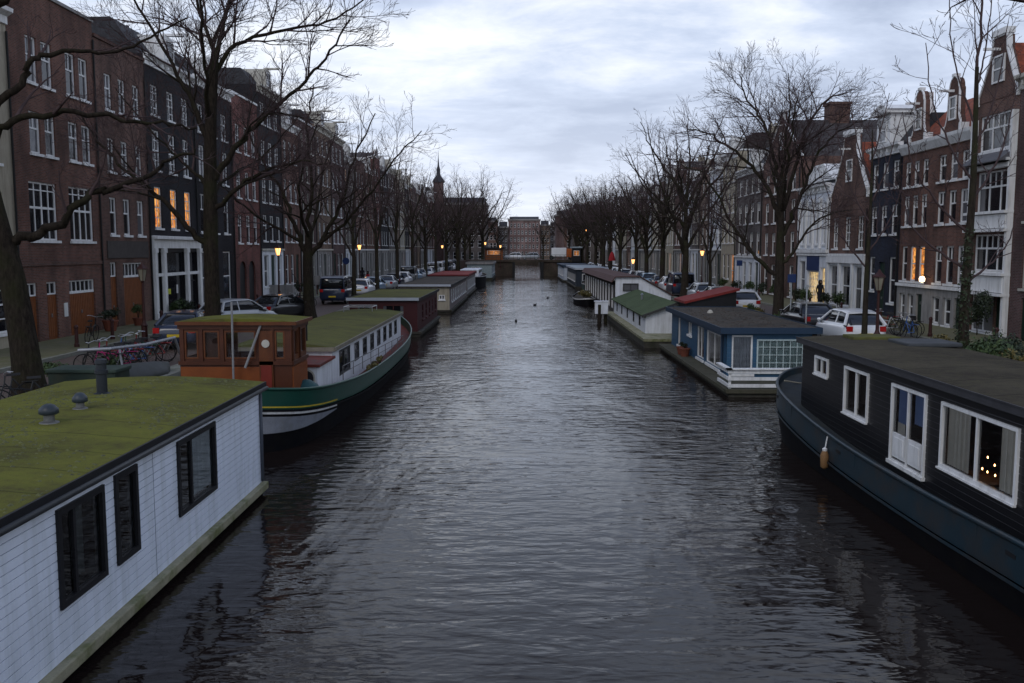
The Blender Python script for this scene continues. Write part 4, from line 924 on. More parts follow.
curtain(hb, *P, HL[2][0], HL[2][0] + .35, 1.0, 2.15, mat('grey_curtain', (.12, .14, .14), .9), .2); curtain(hb, *P, HL[0][1] - .35, HL[0][1] - .05, 1.0, 2.1, mat('grey_curtain', (.12, .14, .14), .9), .25)
curtain(hb, *P, HL[0][0] + .1, HL[0][0] + .3, 1.0, 2.1, mat('grey_curtain', (.12, .14, .14), .9), .3); curtain(hb, *P, HL[1][0] + .3, HL[1][1], 1.0, 2.1, mat('grey_curtain', (.12, .14, .14), .9), .3)
bx('interior_floor', INTER, hb, XF - 4.1, XF - .15, .1, L - .1, .28, .34)
k = MB(); N = 16; a, b = XF - 4.35, XF + .10
k.prism([(a, 2.44)] + [(a + (b - a) * i / N, 2.50 + .12 * sin(pi * i / N)) for i in range(N + 1)] + [(b, 2.44)], -.1, L + .14); k.build('roof', MOSS, hb, smooth=False)
k = MB(); k.box(b + .002, b + .04, -.1, L + .16, 2.36, 2.50); k.box(XF + .025, b, -.1, L + .14, 2.38, 2.435); k.box(a, b, L + .142, L + .18, 2.34, 2.49)
k.build('fascia', BLACK, hb)
k = MB(); k.tube([(b + .06, -.1, 2.37), (b + .06, L + .1, 2.37)], .045, 8); k.build('gutter', mat('dark_gutter', (.03, .032, .034), .5), hb, smooth=True)
k = MB(); k.tube([(XF + .06, L - .05, 2.34), (XF + .06, L - .05, .3)], .035, 8); k.build('downpipe', mat('grey_pipe', (.08, .09, .11), .5), hb, smooth=True)
rng = random.Random(21); k = MB(); a0, b0 = XF - 4.35, XF + .10
for _ in range(5200):
    x = rng.uniform(a0 + .05, b0 - .05); y = rng.uniform(6, 19.5)
    if sin(x * 2.1 + 1.3 * sin(y * .9)) + sin(y * 1.7 + x) + rng.uniform(-1, 1) < .1: continue
    z = 2.50 + .12 * sin(pi * (x - a0) / (b0 - a0)); r_ = rng.uniform(.015, .05); ph = rng.uniform(0, 6.3); c_ = (x, y, z + r_ * rng.uniform(.3, .6)); ring_ = [(x + r_ * rng.uniform(.7, 1.2) * cos(ph + j * 1.2566), y + r_ * rng.uniform(.7, 1.2) * sin(ph + j * 1.2566), z - .004) for j in range(5)]
    for j in range(5): k.face([ring_[j], ring_[(j + 1) % 5], c_])
tag(k.build('moss', leaf_mat('moss_tuft', (.045, .045, .016), (.115, .12, .028))), kind='stuff')
bx('rim', RIM, hb, XF - 4.3, XF + .14, -.1, L + .12, .10, .262, bevel=.02)
bx('hull', HULLK, hb, XF - 4.25, XF + .02, -.05, L + .05, -.6, .098)
def mushroom(x, y, z, s, label):
    r = hb; k = MB(); k.lathe([(.26 * s, 0), (.24 * s, .03), (.14 * s, .05), (.13 * s, .26 * s), (.125 * s, .26 * s)], (x, y, z), 20); o = k.build('vent_pipe', mat('vent_metal', (.16, .16, .155), .5, metal=.5), r, smooth=False)
    k = MB(); k.lathe([(.19 * s, 0), (.25 * s, .02), (.24 * s, .09), (.15 * s, .15), (.05, .17)], (x, y, z + .25 * s), 20); k.build('vent_cap', mat('cap_grey', (.035, .045, .055), .4), o, smooth=True)
mushroom(-7.62, 14.3 - Y0, 2.60, .62, ''); mushroom(-7.75, 15.6 - Y0, 2.60, .52, '')
k = MB(); k.lathe([(.17, 0), (.16, .04), (.10, .06), (.10, .42), (.125, .43), (.125, .5), (.10, .51), (.095, .62), (.12, .63), (.11, .70), (.06, .72)], (-8.15, 17.3 - Y0, 2.58), 16); k.build('chimney_pipe', mat('dark_flue', (.02, .024, .03), .5), hb, smooth=False)

# hull from a closed plan outline with gunwale heights
def hull_bands(root, outline, bands, sub=4):
    """outline: [(x, y, zg)] closed; bands: [(name, mat, da, db, ina, inb)] sheets from zg-da to zg-db, inset from the outline"""
    pts = smooth_path([outline[-1]] + outline + [outline[0], outline[1]], sub)[sub:-sub]
    pts = pts[:-1]; N = len(pts); ctr = pts[:, :2].mean(0); nrm = []
    for i in range(N):
        t = pts[(i + 1) % N][:2] - pts[i - 1][:2]; n = np.array((t[1], -t[0])); n /= np.linalg.norm(n) + 1e-9
        if np.dot(n, pts[i][:2] - ctr) < 0: n = -n
        nrm.append(n)
    objs = []
    for nm, m, da, db, ina, inb in bands:
        k = MB(); A = []; B = []
        for p, n in zip(pts, nrm):
            za = p[2] - da if da is not None else -.5; zb = p[2] - db if db is not None else -.5
            A.append((p[0] - n[0] * ina, p[1] - n[1] * ina, za)); B.append((p[0] - n[0] * inb, p[1] - n[1] * inb, zb))
        k.v = A + B; k.f = [(i, (i + 1) % N, N + (i + 1) % N, N + i) for i in range(N)]
        objs.append(k.build(nm, m, root, smooth=True))
    return pts, nrm
def deck_sheet(root, pts, nrm, drop, inset, m, name='deck'):
    k = MB(); k.v = [(p[0] - n[0] * inset, p[1] - n[1] * inset, p[2] - drop) for p, n in zip(pts, nrm)]; N = len(k.v)
    c = np.array(k.v).mean(0); # strip across: pair points left/right by fan to centre line
    ys = [v[1] for v in k.v]; y0, y1 = min(ys), max(ys); M = 12; base = N
    k.v += [(c[0], y0 + (y1 - y0) * (j + .5) / M, float(np.interp(y0 + (y1 - y0) * (j + .5) / M, sorted(ys), [z for _, z in sorted((v[1], v[2]) for v in k.v[:N])]))) for j in range(M)]
    idx = [min(M - 1, max(0, int((y - y0) / (y1 - y0) * M))) for y in ys]
    for i in range(N):
        j = (i + 1) % N
        if idx[i] == idx[j]: k.f.append((i, j, base + idx[i]))
        else: k.f.append((i, j, base + idx[j], base + idx[i]))
    return k.build(name, m, root)
def rail(root, pts, h, m, r=.015, name='railing', every=1):
    k = MB(); k.tube([(p[0], p[1], p[2] + h) for p in pts], r, 6); k.tube([(p[0], p[1], p[2] + h * .5) for p in pts], r * .7, 5)
    for p in pts[::every]: k.tube([tuple(p), (p[0], p[1], p[2] + h)], r, 6)
    return k.build(name, m, root)

# green barge
gb = empty('barge', (-7.65, 23.2, 0)); tag(gb, 'long green hulled barge with white cabin, mossy roof and wooden wheelhouse', 'barge')
o_ = (7.65, -23.2)
half = [(0, 0, 1.75), (1.15, .35, 1.68), (1.8, 1.5, 1.52), (2.12, 3.8, 1.32), (2.3, 8, 1.08), (2.34, 14, 1.0), (2.28, 20, 1.1), (1.85, 24.2, 1.35), (.95, 26.8, 1.7), (.3, 27.7, 1.85)]
out = half + [(-x, y, z) for x, y, z in half[::-1]][:-1]
pts, nrm = hull_bands(gb, out, [('green_strake', GREENH, -.04, .5, 0, .03), ('rubbing_strake', HULLK, .5, .56, -.03, -.03), ('hull', HULLK, .56, None, .04, .3), ('inner_bulwark', GREENH, -.04, .32, .05, .05)])
def band_part(root, pts, nrm, name, m, da, db, off, sel):
    k = MB(); idx = [i for i in range(len(pts)) if sel(pts[i])]
    for i in idx:
        j = (i + 1) % len(pts)
        if j in idx:
            P = lambda q, d: (pts[q][0] + nrm[q][0] * off(d), pts[q][1] + nrm[q][1] * off(d), pts[q][2] - d)
            f = db if not callable(db) else None; k.quad(P(i, da), P(j, da), P(j, f or db(pts[j][1])), P(i, f or db(pts[i][1])))
    return k.build(name, m, root, smooth=True)
band_part(gb, pts, nrm, 'yellow_line', mat('yellow_paint', (.45, .33, .03), .5), .42, .46, lambda d: .0 - .024 + .006, lambda p: p[1] < 4.2)
band_part(gb, pts, nrm, 'white_line', WHITE, .57, .63, lambda d: -.035, lambda p: p[1] < 4.6)
band_part(gb, pts, nrm, 'white_counter', mat('pale_hull_paint', (.22, .235, .27), .6, dirt=(.15, .15, .14)), .70, lambda y: max(.72, 1.2 - .13 * y), lambda d: -.025 - (d - .6) * .13, lambda p: p[1] < 4.)
kk = MB(); kk.tube([(p[0], p[1], p[2] + .05) for p in list(pts) + [pts[0]]], .045, 6, cap=False); kk.build('gunwale', GREENH, gb, smooth=True)
DECKR = mat('red_deck_paint', (.16, .03, .022), .75, .25, 3, dirt=(.06, .05, .045), dirt_amt=.7)
deck_sheet(gb, pts, nrm, .32, .05, DECKR)
def cabin_box(root, x0, x1, y0, y1, z0, z1, wm, roofm, cw, nw, rname='roof', fm=WHITE, over=.1, board=0, fascia=None, crown=.12):
    H = [(a - y0, b - y0, c, d) for a, b, c, d, s_ in cw]; boat_wall(root, 'c+', (x1, y0), y1 - y0, z0, z1, H, wm, board)
    for h, w_ in zip(H, cw): bwin(root, 'c+', (x1, y0), h[0], h[1] - h[0], h[2], h[3], w_[4], fm, sill=False)
    F = [(a - x0, b - x0, c, d) for a, b, c, d, s_ in nw]; boat_wall(root, 'n', (x0, y0), x1 - x0, z0, z1, F, wm, board)
    for h, w_ in zip(F, nw): bwin(root, 'n', (x0, y0), h[0], h[1] - h[0], h[2], h[3], w_[4], fm, sill=False)
    boat_wall(root, 'c-', (x0, y1), y1 - y0, z0, z1, [], wm, board); boat_wall(root, 'f', (x1, y1), x1 - x0, z0, z1, [], wm, board)
    k = MB(); N = 10; a, b = x0 - over, x1 + over
    k.prism([(a, z1 - .02)] + [(a + (b - a) * i / N, z1 + .06 + crown * sin(pi * i / N)) for i in range(N + 1)] + [(b, z1 - .02)], y0 - over, y1 + over); k.build(rname, roofm, root)
    if fascia:
        k = MB()
        for q in ((b + .002, b + .04, y0 - over, y1 + over), (a, b, y0 - over - .04, y0 - over - .002)): k.box(*q, z1 - .06, z1 + .07)
        k.build('fascia', fascia, root)
wins = [(9.1, 11.4, 1.15, 2.05, 'bay0')] + [(12. + i * 1.75, 13. + i * 1.75, 1.4, 2.0, 'sash2') for i in range(6)]
cabin_box(gb, -1.75, 1.55, 5.75, 22.6, .7, 2.2, WHITEWALL, MOSS2, [(6.9, 8.9, 1.15, 2.02, 'two')] + [(9.7 + i * 1.75, 10.7 + i * 1.75, 1.3, 1.98, 'sash2') for i in range(7)], [], fm=mat('dark_frame', (.05, .05, .05)), fascia=mat('beige_fascia', (.2, .18, .14), .7), crown=.16)
cabin_box(gb, -.35, 1.55, 3.6, 5.73, .8, 1.92, WHITEWALL, DECKR, [(4.5, 5.0, 1.2, 1.7, 'none')][:0], [], crown=.02)
# arched cabin window beside the stern
k = MB(); A = [(5.35 - 4.95, 0)]; arc = [(.22 * cos(t) + .22, .42 + .22 * sin(t)) for t in [i * pi / 10 for i in range(11)]]
k.prism([(0, 0), (.44, 0)] + arc, -.03, .0); k.build('arched_hatch', mat('dark_glass_frame', (.03, .03, .035), .3), gb, (1.0, 3.595, 1.15), 0)
k = MB(); k.prism([(-.05, -.05), (.49, -.05)] + [(.27 * cos(t) + .22, .42 + .27 * sin(t)) for t in [i * pi / 10 for i in range(11)]], -.015, .001); k.build('hatch_frame', OFFW, gb, (1.0, 3.594, 1.15), 0)
# wheelhouse
VARN = mat('varnished_wood', (.12, .038, .012), .4, .3, 3, dirt=(.07, .02, .008), dirt_amt=.6, streak=True); VARD = mat('dark_varnish', (.07, .022, .010), .4, .3, 3); ORANGE = mat('orange_panel', (.20, .054, .012), .45, .2, 2, dirt=(.12, .03, .01), dirt_amt=.5)
wx0, wx1, wy0, wy1 = -1.7, 1.38, 1.3, 3.0
wh = [('n', (wx0, wy0), wx1 - wx0, [(.14, .52, 2.42, 3.2), (.66, 1.1, 2.42, 3.2), (1.24, 2.1, 2.42, 3.2), (2.62, 2.9, 2.42, 3.2)]), ('c+', (wx1, wy0), wy1 - wy0, [(.2, .75, 2.45, 3.2), (.95, 1.6, 2.45, 3.2)])]
for sd, p, Lw, hs in wh:
    boat_wall(gb, sd, p, Lw, 1.0, 3.38, hs, VARN if sd == 'c+' else VARD, 0, name='wheelhouse_wall')
    rz = 0 if sd == 'n' else pi / 2; k = MB()
    for h in hs: 
        if h[2] > 2: bwin(gb, sd, p, h[0], h[1] - h[0], h[2], h[3], 'plain', VARN, CLEAR, .045, False, .04)
    k.box(.02, Lw - .82 if sd == 'n' else Lw - .05, -.035, -.002, 1.35, 2.2)
    k.build('panel', ORANGE, gb, (p[0], p[1], 0), rz)
    k = MB(); k.box(-.03, Lw + .03, -.06, -.001, 2.26, 2.36); k.box(-.03, Lw + .03, -.05, -.001, 3.24, 3.37)
    for h in hs: k.box(h[0] - .11, h[0] - .01, -.045, -.0015, 2.362, 3.238)
    k.build('trim', VARD, gb, (p[0], p[1], 0), rz)
dk = MB(); dk.box(2.2, 2.58, -.06, -.047, 2.0, 3.2); dk.box(2.2, 2.58, -.05, -.037, 1.3, 1.999); dr = dk.build('door', VARN, gb, (wx0, wy0, 0))
dk = MB(); dk.lathe([(.09, 0), (.11, .01), (.11, .03), (.0, .035)], (0, 0, 0), 16); q = dk.build('porthole', OFFW, dr, (2.39, -.06, 2.85)); q.rotation_euler = (pi / 2, 0, 0)
bx('door_panel', mat('red_door', (.16, .02, .012), .5), dr, 2.24, 2.54, -.075, -.061, 1.4, 2.25)
boat_wall(gb, 'c-', (wx0, wy1), wy1 - wy0, 1.0, 3.38, [(.2, 1.5, 2.45, 3.2)], VARD, name='wheelhouse_wall'); boat_wall(gb, 'f', (wx1, wy1), wx1 - wx0, 1.0, 3.38, [(.3, 1.0, 2.45, 3.2), (1.3, 2.0, 2.45, 3.2)], VARD, name='wheelhouse_wall')
k = MB(); N = 8; a, b = wx0 - .06, wx1 + .14; k.prism([(a, 3.39)] + [(a + (b - a) * i / N, 3.45 + .09 * sin(pi * i / N)) for i in range(N + 1)] + [(b, 3.39)], wy0 - .1, wy1 + .1); k.build('wheelhouse_roof', MOSS, gb)
k = MB(); k.box(a, b, wy0 - .14, wy0 - .101, 3.36, 3.455); k.box(b + .001, b + .04, wy0 - .14, wy1 + .1, 3.36, 3.455); k.build('wheelhouse_fascia', VARN, gb)
k = MB(); k.tube([(-.15, wy0 - .3, 1.3), (-.15, wy0 - .25, 4.0)], .03, 8); k.tube([(.15, wy0 - .2, 2.2), (.62, wy0 - .05, 3.5)], .035, 8); k.build('boom', mat('grey_spar', (.22, .22, .22), .6), gb)
k = MB(); k.tube([(.5, 6.6, 2.2), (.5, 6.6, 2.95)], .07, 10); k.tube([(.5, 6.6, 2.93), (.5, 6.6, 3.05)], .1, 10); k.build('chimney_pipe', BLACK, gb)
rail(gb, [(2.05 + .03 * i, 5 + i * 1.6, 1.3 - .03 * i) for i in range(9)], .45, mat('grey_rail', (.12, .12, .12), .6), .015)
for i in range(2): k = MB(); k.lathe([(.11, 0), (.11, .3), (.15, .31), (.15, .37), (.0, .38)], (1.15 + i * .3, 2.1 + i * .35, 1.3), 12); k.build('bollard', BLACK, gb)
# white canopy frame over the bow end
k = MB()
for y in (20.8, 22.2):
    for x in (-1.0, .4): k.tube([(x, y, 2.3), (x, y, 2.62)], .02, 6)
for x in (-1.0, .4): k.tube([(x, 20.8, 2.62), (x, 22.2, 2.62)], .02, 6)
for y in (20.8, 22.2): k.tube([(-1.0, y, 2.62), (.4, y, 2.62)], .02, 6)
k.build('roof_rack', CHROME, gb)
for i in range(3):
    s = shrub('flower_box', (-5.42, 32.0 + i * 1.25, 1.02), (.14, .5, .16), 320, BUSHY, 'yellow green planter hanging on the green barge rail, ' + ['nearest of three', 'middle of three', 'farthest of three'][i], .04, 'planters on the barge rail', cat='planter', clumps=5)
tarp = MB(); tarp.lathe([(.42, 0), (.45, .15), (.33, .35), (.12, .48), (0, .5)], (0, 0, 0), 12); tag(tarp.build('tarpaulin', mat('teal_tarp', (.02, .07, .075), .6), None, (-6.15, 25.6, 1.2), smooth=True), 'teal tarpaulin bundle on the barge deck by the red door', 'tarpaulin')

# further houseboats on the left bank
def rows(y0, y1, n, w, z0, z1, st): return [(y0 + (y1 - y0) * (i + .5) / n - w / 2, y0 + (y1 - y0) * (i + .5) / n + w / 2, z0, z1, st) for i in range(n)]
SOLAR = mat('pale_roof_edge', (.42, .45, .50), .5, .1, 3)
houseboat(-1, -10.7, -6.4, 56, 69.5, .32, 2.25, MAROON, MOSS2, 'dark maroon houseboat with flat green roof behind the barge', rows(58, 69, 5, 1.0, .9, 1.9, 'sash2'), [(-10.2, -9.2, .5, 2., 'two'), (-8.6, -7.2, 1., 2., 'two')], BLACK, .14, .12, .25, fm=mat('maroon_frame', (.07, .02, .02)), edge_light=SOLAR)
houseboat(-1, -10.2, -6.0, 76.5, 101, .32, 2.3, mat('weathered_boards', (.20, .17, .16), .8, .2), FELT_D, 'long grey houseboat with cream end wall past the maroon one', rows(78, 100, 10, .9, .9, 1.95, 'sash2'), [(-6.9, -6.4, 1.2, 1.6, 'two')], BLACK, .14, .15, .2, front_m=CREAMWALL, edge_light=SOLAR)
houseboat(-1, -10.4, -6.1, 103.5, 123, .3, 2.35, STONE, TARPR, 'houseboat with dull red roof on the left bank', rows(105, 122, 8, .9, .9, 1.9, 'sash2'), [(-9, -8, 1., 1.9, 'two')], mat('dark_red_edge', (.12, .02, .02)), .2, .15, .2)
def small_hull(name, loc, L, W, zg, m, label, cat, rz=0, cabin=None, top=None):
    r = empty(name, loc, rz); tag(r, label, cat)
    h = [(0, 0, zg + .1), (W * .38, .12 * L, zg), (W * .5, .4 * L, zg - .08), (W * .45, .72 * L, zg), (W * .2, .93 * L, zg + .2), (W * .04, L, zg + .35)]
    P, Nn = hull_bands(r, h + [(-x, y, z) for x, y, z in h[::-1]][:-1], [('hull', m, 0, None, 0, .15), ('strake', top or WHITE, -.06, .04, -.02, -.02)]); deck_sheet(r, P, Nn, .1, .0, FELT_D)
    if cabin:
        k = MB(); a, b, z = cabin; k.box(-W * .32, W * .32, a, b, zg - .1, zg + z); c = k.build('cabin', WHITEWALL, r, bevel=.04)
        k = MB(); k.box(-W * .32 - .01, W * .32 + .01, a + .2, b - .2, zg + z * .45, zg + z * .85); k.box(-W * .25, W * .25, a - .01, b + .01, zg + z * .45, zg + z * .85); k.build('window', GLASS, c)
    return r
small_hull('barge', (-7.3, 126, 0), 24, 4.2, 1.6, HULLK, 'dark hulled barge with white rim beyond the red roofed houseboat', 'barge', 0, (4, 16, 1.0))
houseboat(-1, -9.4, -5.0, 160, 180, .5, 2.9, mat('pale_teal_wall', (.25, .30, .31), .7), FELT_D, 'pale teal houseboat near the far bridge on the left', rows(162, 179, 6, 1, 1.2, 2.2, 'sash2'), [(-8.6, -7.2, 1.1, 2.4, 'two')], STONE, .3, .2, .2)

# black houseboat on a teal hull, right foreground
bb = empty('houseboat', (9.1, 2.0, 0)); tag(bb, 'black clapboard houseboat with white windows on dark teal hull, right foreground', 'houseboat')
half = [(-1.72, 0, 1.2), (-1.8, 6, 1.18), (-1.82, 10, 1.14), (-1.86, 14, 1.04), (-1.92, 18, 1.08), (-1.93, 21.5, 1.32), (-1.72, 23.6, 1.52), (-1.1, 25.1, 1.66), (-.35, 25.8, 1.74)]
out = half + [(-x, y, z) for x, y, z in half[::-1]]
pts, nrm = hull_bands(bb, out, [('teal_strake', TEAL, -.02, .56, .0, -.02), ('rubbing_strake', TEAL, .56, .62, -.06, -.06), ('hull', HULLK, .6, None, .0, .25), ('inner_bulwark', TEAL, -.02, .5, .06, .06)])
kk = MB(); kk.tube([(p[0], p[1], p[2] + .03) for p in list(pts) + [pts[0]]], .05, 6, cap=False); kk.build('gunwale', TEAL, bb, smooth=True)
deck_sheet(bb, pts, nrm, .12, .05, mat('worn_deck', (.03, .036, .04), .85, .3, 3, spec=.1, dirt=(.05, .05, .04)))
CX = -1.5; y0, y1 = 0., 22.05; Lb = y1 - y0; bwn = [(22.0, 22.92, 2.3, 2.7, 'two'), (19.42, 20.8, 1.68, 2.7, 'two'), (16.62, 18.12, 1.16, 2.69, 'dd'), (13.5, 15.95, 1.56, 2.68, 'two'), (8.5, 11, 1.56, 2.68, 'two')]
HB = [(24.05 - b, 24.05 - a, c, d) for a, b, c, d, s_ in bwn]
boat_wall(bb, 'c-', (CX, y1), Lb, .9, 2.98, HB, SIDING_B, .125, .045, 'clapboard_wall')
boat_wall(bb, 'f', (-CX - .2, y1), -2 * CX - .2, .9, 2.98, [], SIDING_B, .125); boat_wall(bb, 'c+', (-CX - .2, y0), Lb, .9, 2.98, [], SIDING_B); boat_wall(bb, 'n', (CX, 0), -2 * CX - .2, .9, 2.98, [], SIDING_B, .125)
for h, w_ in zip(HB, bwn): bwin(bb, 'c-', (CX, y1), h[0] - .03, h[1] - h[0] + .06, h[2] - .03, h[3] + .03, w_[4] if w_[4] != 'dd' else 'two', WHITE, CLEAR, .06, y=-.015, sill=False)
for h in HB:
    if h[2] > 1.3: bx('sill', WHITE, bb, h[0] - .05, h[1] + .05, -.1, -.04, h[2] - .065, h[2] - .032, loc=(CX, y1, 0), rz=-pi / 2)
PB_ = ((CX, y1, 0), -pi / 2); h = HB[2]
k = MB()
for a, b in ((h[0] + .10, (h[0] + h[1]) / 2 - .06), ((h[0] + h[1]) / 2 + .06, h[1] - .10)):
    k.box(a, b, -.05, .0, h[2] + .09, h[2] + .58); k.box(a + .08, b - .08, -.06, -.05, h[2] + .16, h[2] + .5)
k.box(h[0] - .06, h[1] + .06, -.1, .0, h[2] - .07, h[2]); k.build('door', WHITE, bb, *PB_)
curtain(bb, *PB_, h[0] + .12, h[0] + .62, 1.95, 2.62, CURTB, .055); curtain(bb, *PB_, h[0] + .85, h[1] - .1, 2.05, 2.62, CURTB, .055); curtain(bb, *PB_, h[0] + .1, h[0] + .4, 1.7, 1.96, CURT, .055)
h = HB[3]; curtain(bb, *PB_, h[0] + .08, h[0] + .82, 1.6, 2.64, CURT, .055, .05); curtain(bb, *PB_, h[1] - .62, h[1] - .05, 1.6, 2.64, CURT, .055, .05)
h = HB[1]; curtain(bb, *PB_, h[0] + .1, h[0] + .3, 1.75, 2.62, CURT, .2, .05); curtain(bb, *PB_, h[1] - .3, h[1] - .1, 1.75, 2.62, mat('red_curtain', (.12, .03, .03), .9), .2, .05)
h = HB[0]; curtain(bb, *PB_, h[0] + .1, h[1] - .1, 2.3, 2.66, CURTB, .2, .05)
bx('interior_floor', INTER, bb, CX + .15, -CX - .3, .1, Lb - .1, .9, 1.0)
tr_ = empty('candle_tray', (8.05, 15.15, 1.5)); tag(tr_, 'cluster of small glowing candles inside the black houseboat window', 'candles')
bx('tray', mat('tray_wood', (.08, .04, .02)), tr_, -.3, .3, -.5, .5, 0, .03)
for i, (x, y, z) in enumerate([(-.1, -.3, .1), (0, -.1, .22), (-.12, .05, .12), (.05, .2, .28), (-.05, .33, .12), (.1, -.22, .3), (0, .1, .05)]):
    k = MB(); k.lathe([(.006, 0), (.012, .01), (.010, .03), (0, .045)], (x, y * 1.1, z + .03), 8); k.build('candle', mat('candle_glow', (.9, .6, .3), emit=(1., .5, .18), es=9.), tr_)
k = MB(); a, b = CX - .12, -CX - .05
k.prism([(a, 2.99)] + [(a + (b - a) * i / 8, 3.07 + .06 * sin(pi * i / 8)) for i in range(9)] + [(b, 2.99)], -.1, Lb + .12); k.build('roof', FELT_B, bb)
k = MB(); k.box(a - .035, a - .001, -.1, Lb + .15, 2.93, 3.075); k.box(a, b, Lb + .121, Lb + .16, 2.95, 3.07); k.box(a - .05, a - .036, -.1, Lb + .15, 3.06, 3.085); k.build('fascia', mat('zinc_edge', (.05, .05, .055), .5), bb)
bx('roof_hatch', mat('hatch_grey', (.05, .055, .06), .7), bb, .1, 1.4, 19.3, 20.5, 3.10, 3.20, bevel=.03); bx('skylight', MOSS2, bb, -.6, .6, 20.9, 21.7, 3.1, 3.2, bevel=.02)
k = MB(); k.lathe([(.12, 0), (.10, .08), (.05, .12), (0, .12)], (.15, 12.6, 3.12), 10); k.build('roof_vent', CHROME, bb)
for i in range(0, len(pts), 5):
    p, n_ = pts[i], nrm[i]; k = MB()
    if n_[0] < -.3: k.tube([(p[0] - n_[0] * (-.004), p[1], p[2] - .02), (p[0] - n_[0] * (-.006), p[1], p[2] - .55)], .009, 5); k.build('weld_seam', TEAL, bb)
for i in range(2, len(pts), 7):
    p, n_ = pts[i], nrm[i]; k = MB()
    if n_[0] < -.6: k.box(p[0] - .012, p[0] + .01, p[1] - .14, p[1] + .14, p[2] - .24, p[2] - .17); k.build('scupper', BLACK, bb)
for i_, (pa, pb, lb) in enumerate([((7.7, 26.0, 1.62), (12.4, 29.5, 1.6), 'pale mooring rope from the teal hull stern to the right quay'), ((-7.65, 23.3, 1.6), (-11.0, 21.6, 1.6), 'pale mooring rope from the green barge stern to the left quay')]):
    k = MB(); P_ = [tuple(pa[j] + (pb[j] - pa[j]) * t_ - (.35 * sin(pi * t_) if j == 2 else 0) for j in range(3)) for t_ in [q / 10 for q in range(11)]]; k.tube(P_, .022, 6); tag(k.build('mooring_rope', mat('rope_hemp', (.30, .27, .20), .9)), lb, 'rope')
f_ = empty('boat_fender', (7.08, 20.6, .55)); tag(f_, 'small brown fender hanging on the teal hull near its stern', 'fender')
k = MB(); k.lathe([(.03, -.22), (.09, -.16), (.10, .1), (.06, .2), (.02, .24)], (0, 0, 0), 12); k.build('body', mat('fender_tan', (.22, .12, .05), .7), f_, smooth=True)
k = MB(); k.tube([(0, 0, .22), (.05, 0, .55)], .015, 5); k.lathe([(.05, .2), (.06, .26), (.0, .3)], (0, 0, 0), 8); k.build('rope', WHITE, f_)

# blue houseboat
root, ro = houseboat(1, 8.3, 11.7, 36, 49, .3, 2.1, BLUEB, FELT_D, 'blue houseboat with navy roof edge and white balcony rail', [(46.3, 47.0, .5, 1.95, 'plain'), (43.3, 44.2, 1.3, 1.95, 'two'), (40.4, 41.9, .45, 1.95, 'two'), (36.9, 39.8, .46, 1.92, 'two')],
    [(8.5, 9.34, .45, 2.0, 'plain'), (9.5, 11.4, .56, 1.84, 'lattice')], NAVY, .19, .28, .72, board=.2, near_deck=3.2, rimm=mat('mossy_deck', (.07, .065, .045), .9, .3, 3, dirt=(.03, .035, .012), dirt_amt=.7))
k = MB()
for z0, z1 in ((.36, .48), (.62, .74), (.88, 1.0)): k.box(7.72, 11.7, -3.12, -3.06, z0, z1); k.box(7.66, 7.72, -3.12, -1.3, z0, z1)
for x in (7.7, 9.6, 11.5): k.box(x, x + .09, -3.055, -2.98, .3, 1.04)
k.box(7.6, 11.8, -3.2, -2.95, 1.02, 1.07); k.box(7.6, 7.8, -3.2, -1.3, 1.02, 1.07); k.build('balcony_rail', WHITE, root)
curtain(root, (8.3, 0, 0), 0, 1.2, 3.1, .56, 1.84, mat('pale_green_curtain', (.36, .46, .45), .9), .085, .1); curtain(root, (8.3, 0, 0), 0, .25, 1.0, .5, 1.98, mat('grey_lace', (.4, .42, .46), .9), .085, .1)
k = MB(); k.tube([(8.22, .5, 2.1), (8.22, .5, .4)], .05, 8); k.build('downpipe', NAVY, root)
for i, y in enumerate((43.2, 44.0)):
    shrub('potted_plant', (7.95, y, .3), (.2, .2, .16), 160, BUSHD, 'terracotta pot plant on the blue houseboat walkway, ' + ['nearer of two', 'farther of two'][i], .04, 'pots on the walkway', pot=.26, cat='plant pot')
k = MB(); k.lathe([(.16, 0), (.12, .1), (.05, .16), (0, .16)], (9.4, 8.5, 2.3), 12); k.build('roof_vent', OFFW, root)
rng = random.Random(9); k = MB()
for _ in range(1500):
    x = rng.uniform(8.2, 11.7); y = rng.uniform(36.1, 48.6)
    if (x * 3.7 + y * 1.3 + 2 * sin(y)) % 3 < 1.9: a = rng.uniform(0, 6.3); s_ = rng.uniform(.03, .07); k.face([(x + s_ * cos(a), y + s_ * sin(a), 2.305), (x - s_ * .5 * sin(a), y + s_ * .5 * cos(a), 2.315), (x - s_ * cos(a), y - s_ * sin(a), 2.305), (x + s_ * .5 * sin(a), y - s_ * .5 * cos(a), 2.31)])
tag(k.build('dead_leaves', leaf_mat('dead_leaf', (.05, .03, .015), (.12, .07, .03))), kind='stuff')
# red topped shed on the pontoon
sh = empty('shed', (9.3, 50.2, .5)); tag(sh, 'black shed with sloping red roof between the blue and green roofed boats', 'shed')
k = MB(); k.prism([(0, 0), (2.75, 0), (2.75, 2.6), (0, 1.95)], 0, 2.5); k.build('wall', BLACK, sh)
k = MB(); k.prism([(-.15, 1.93), (2.9, 2.65), (2.9, 2.78), (-.15, 2.06)], -.15, 3.3); k.build('roof', TARPR, sh)
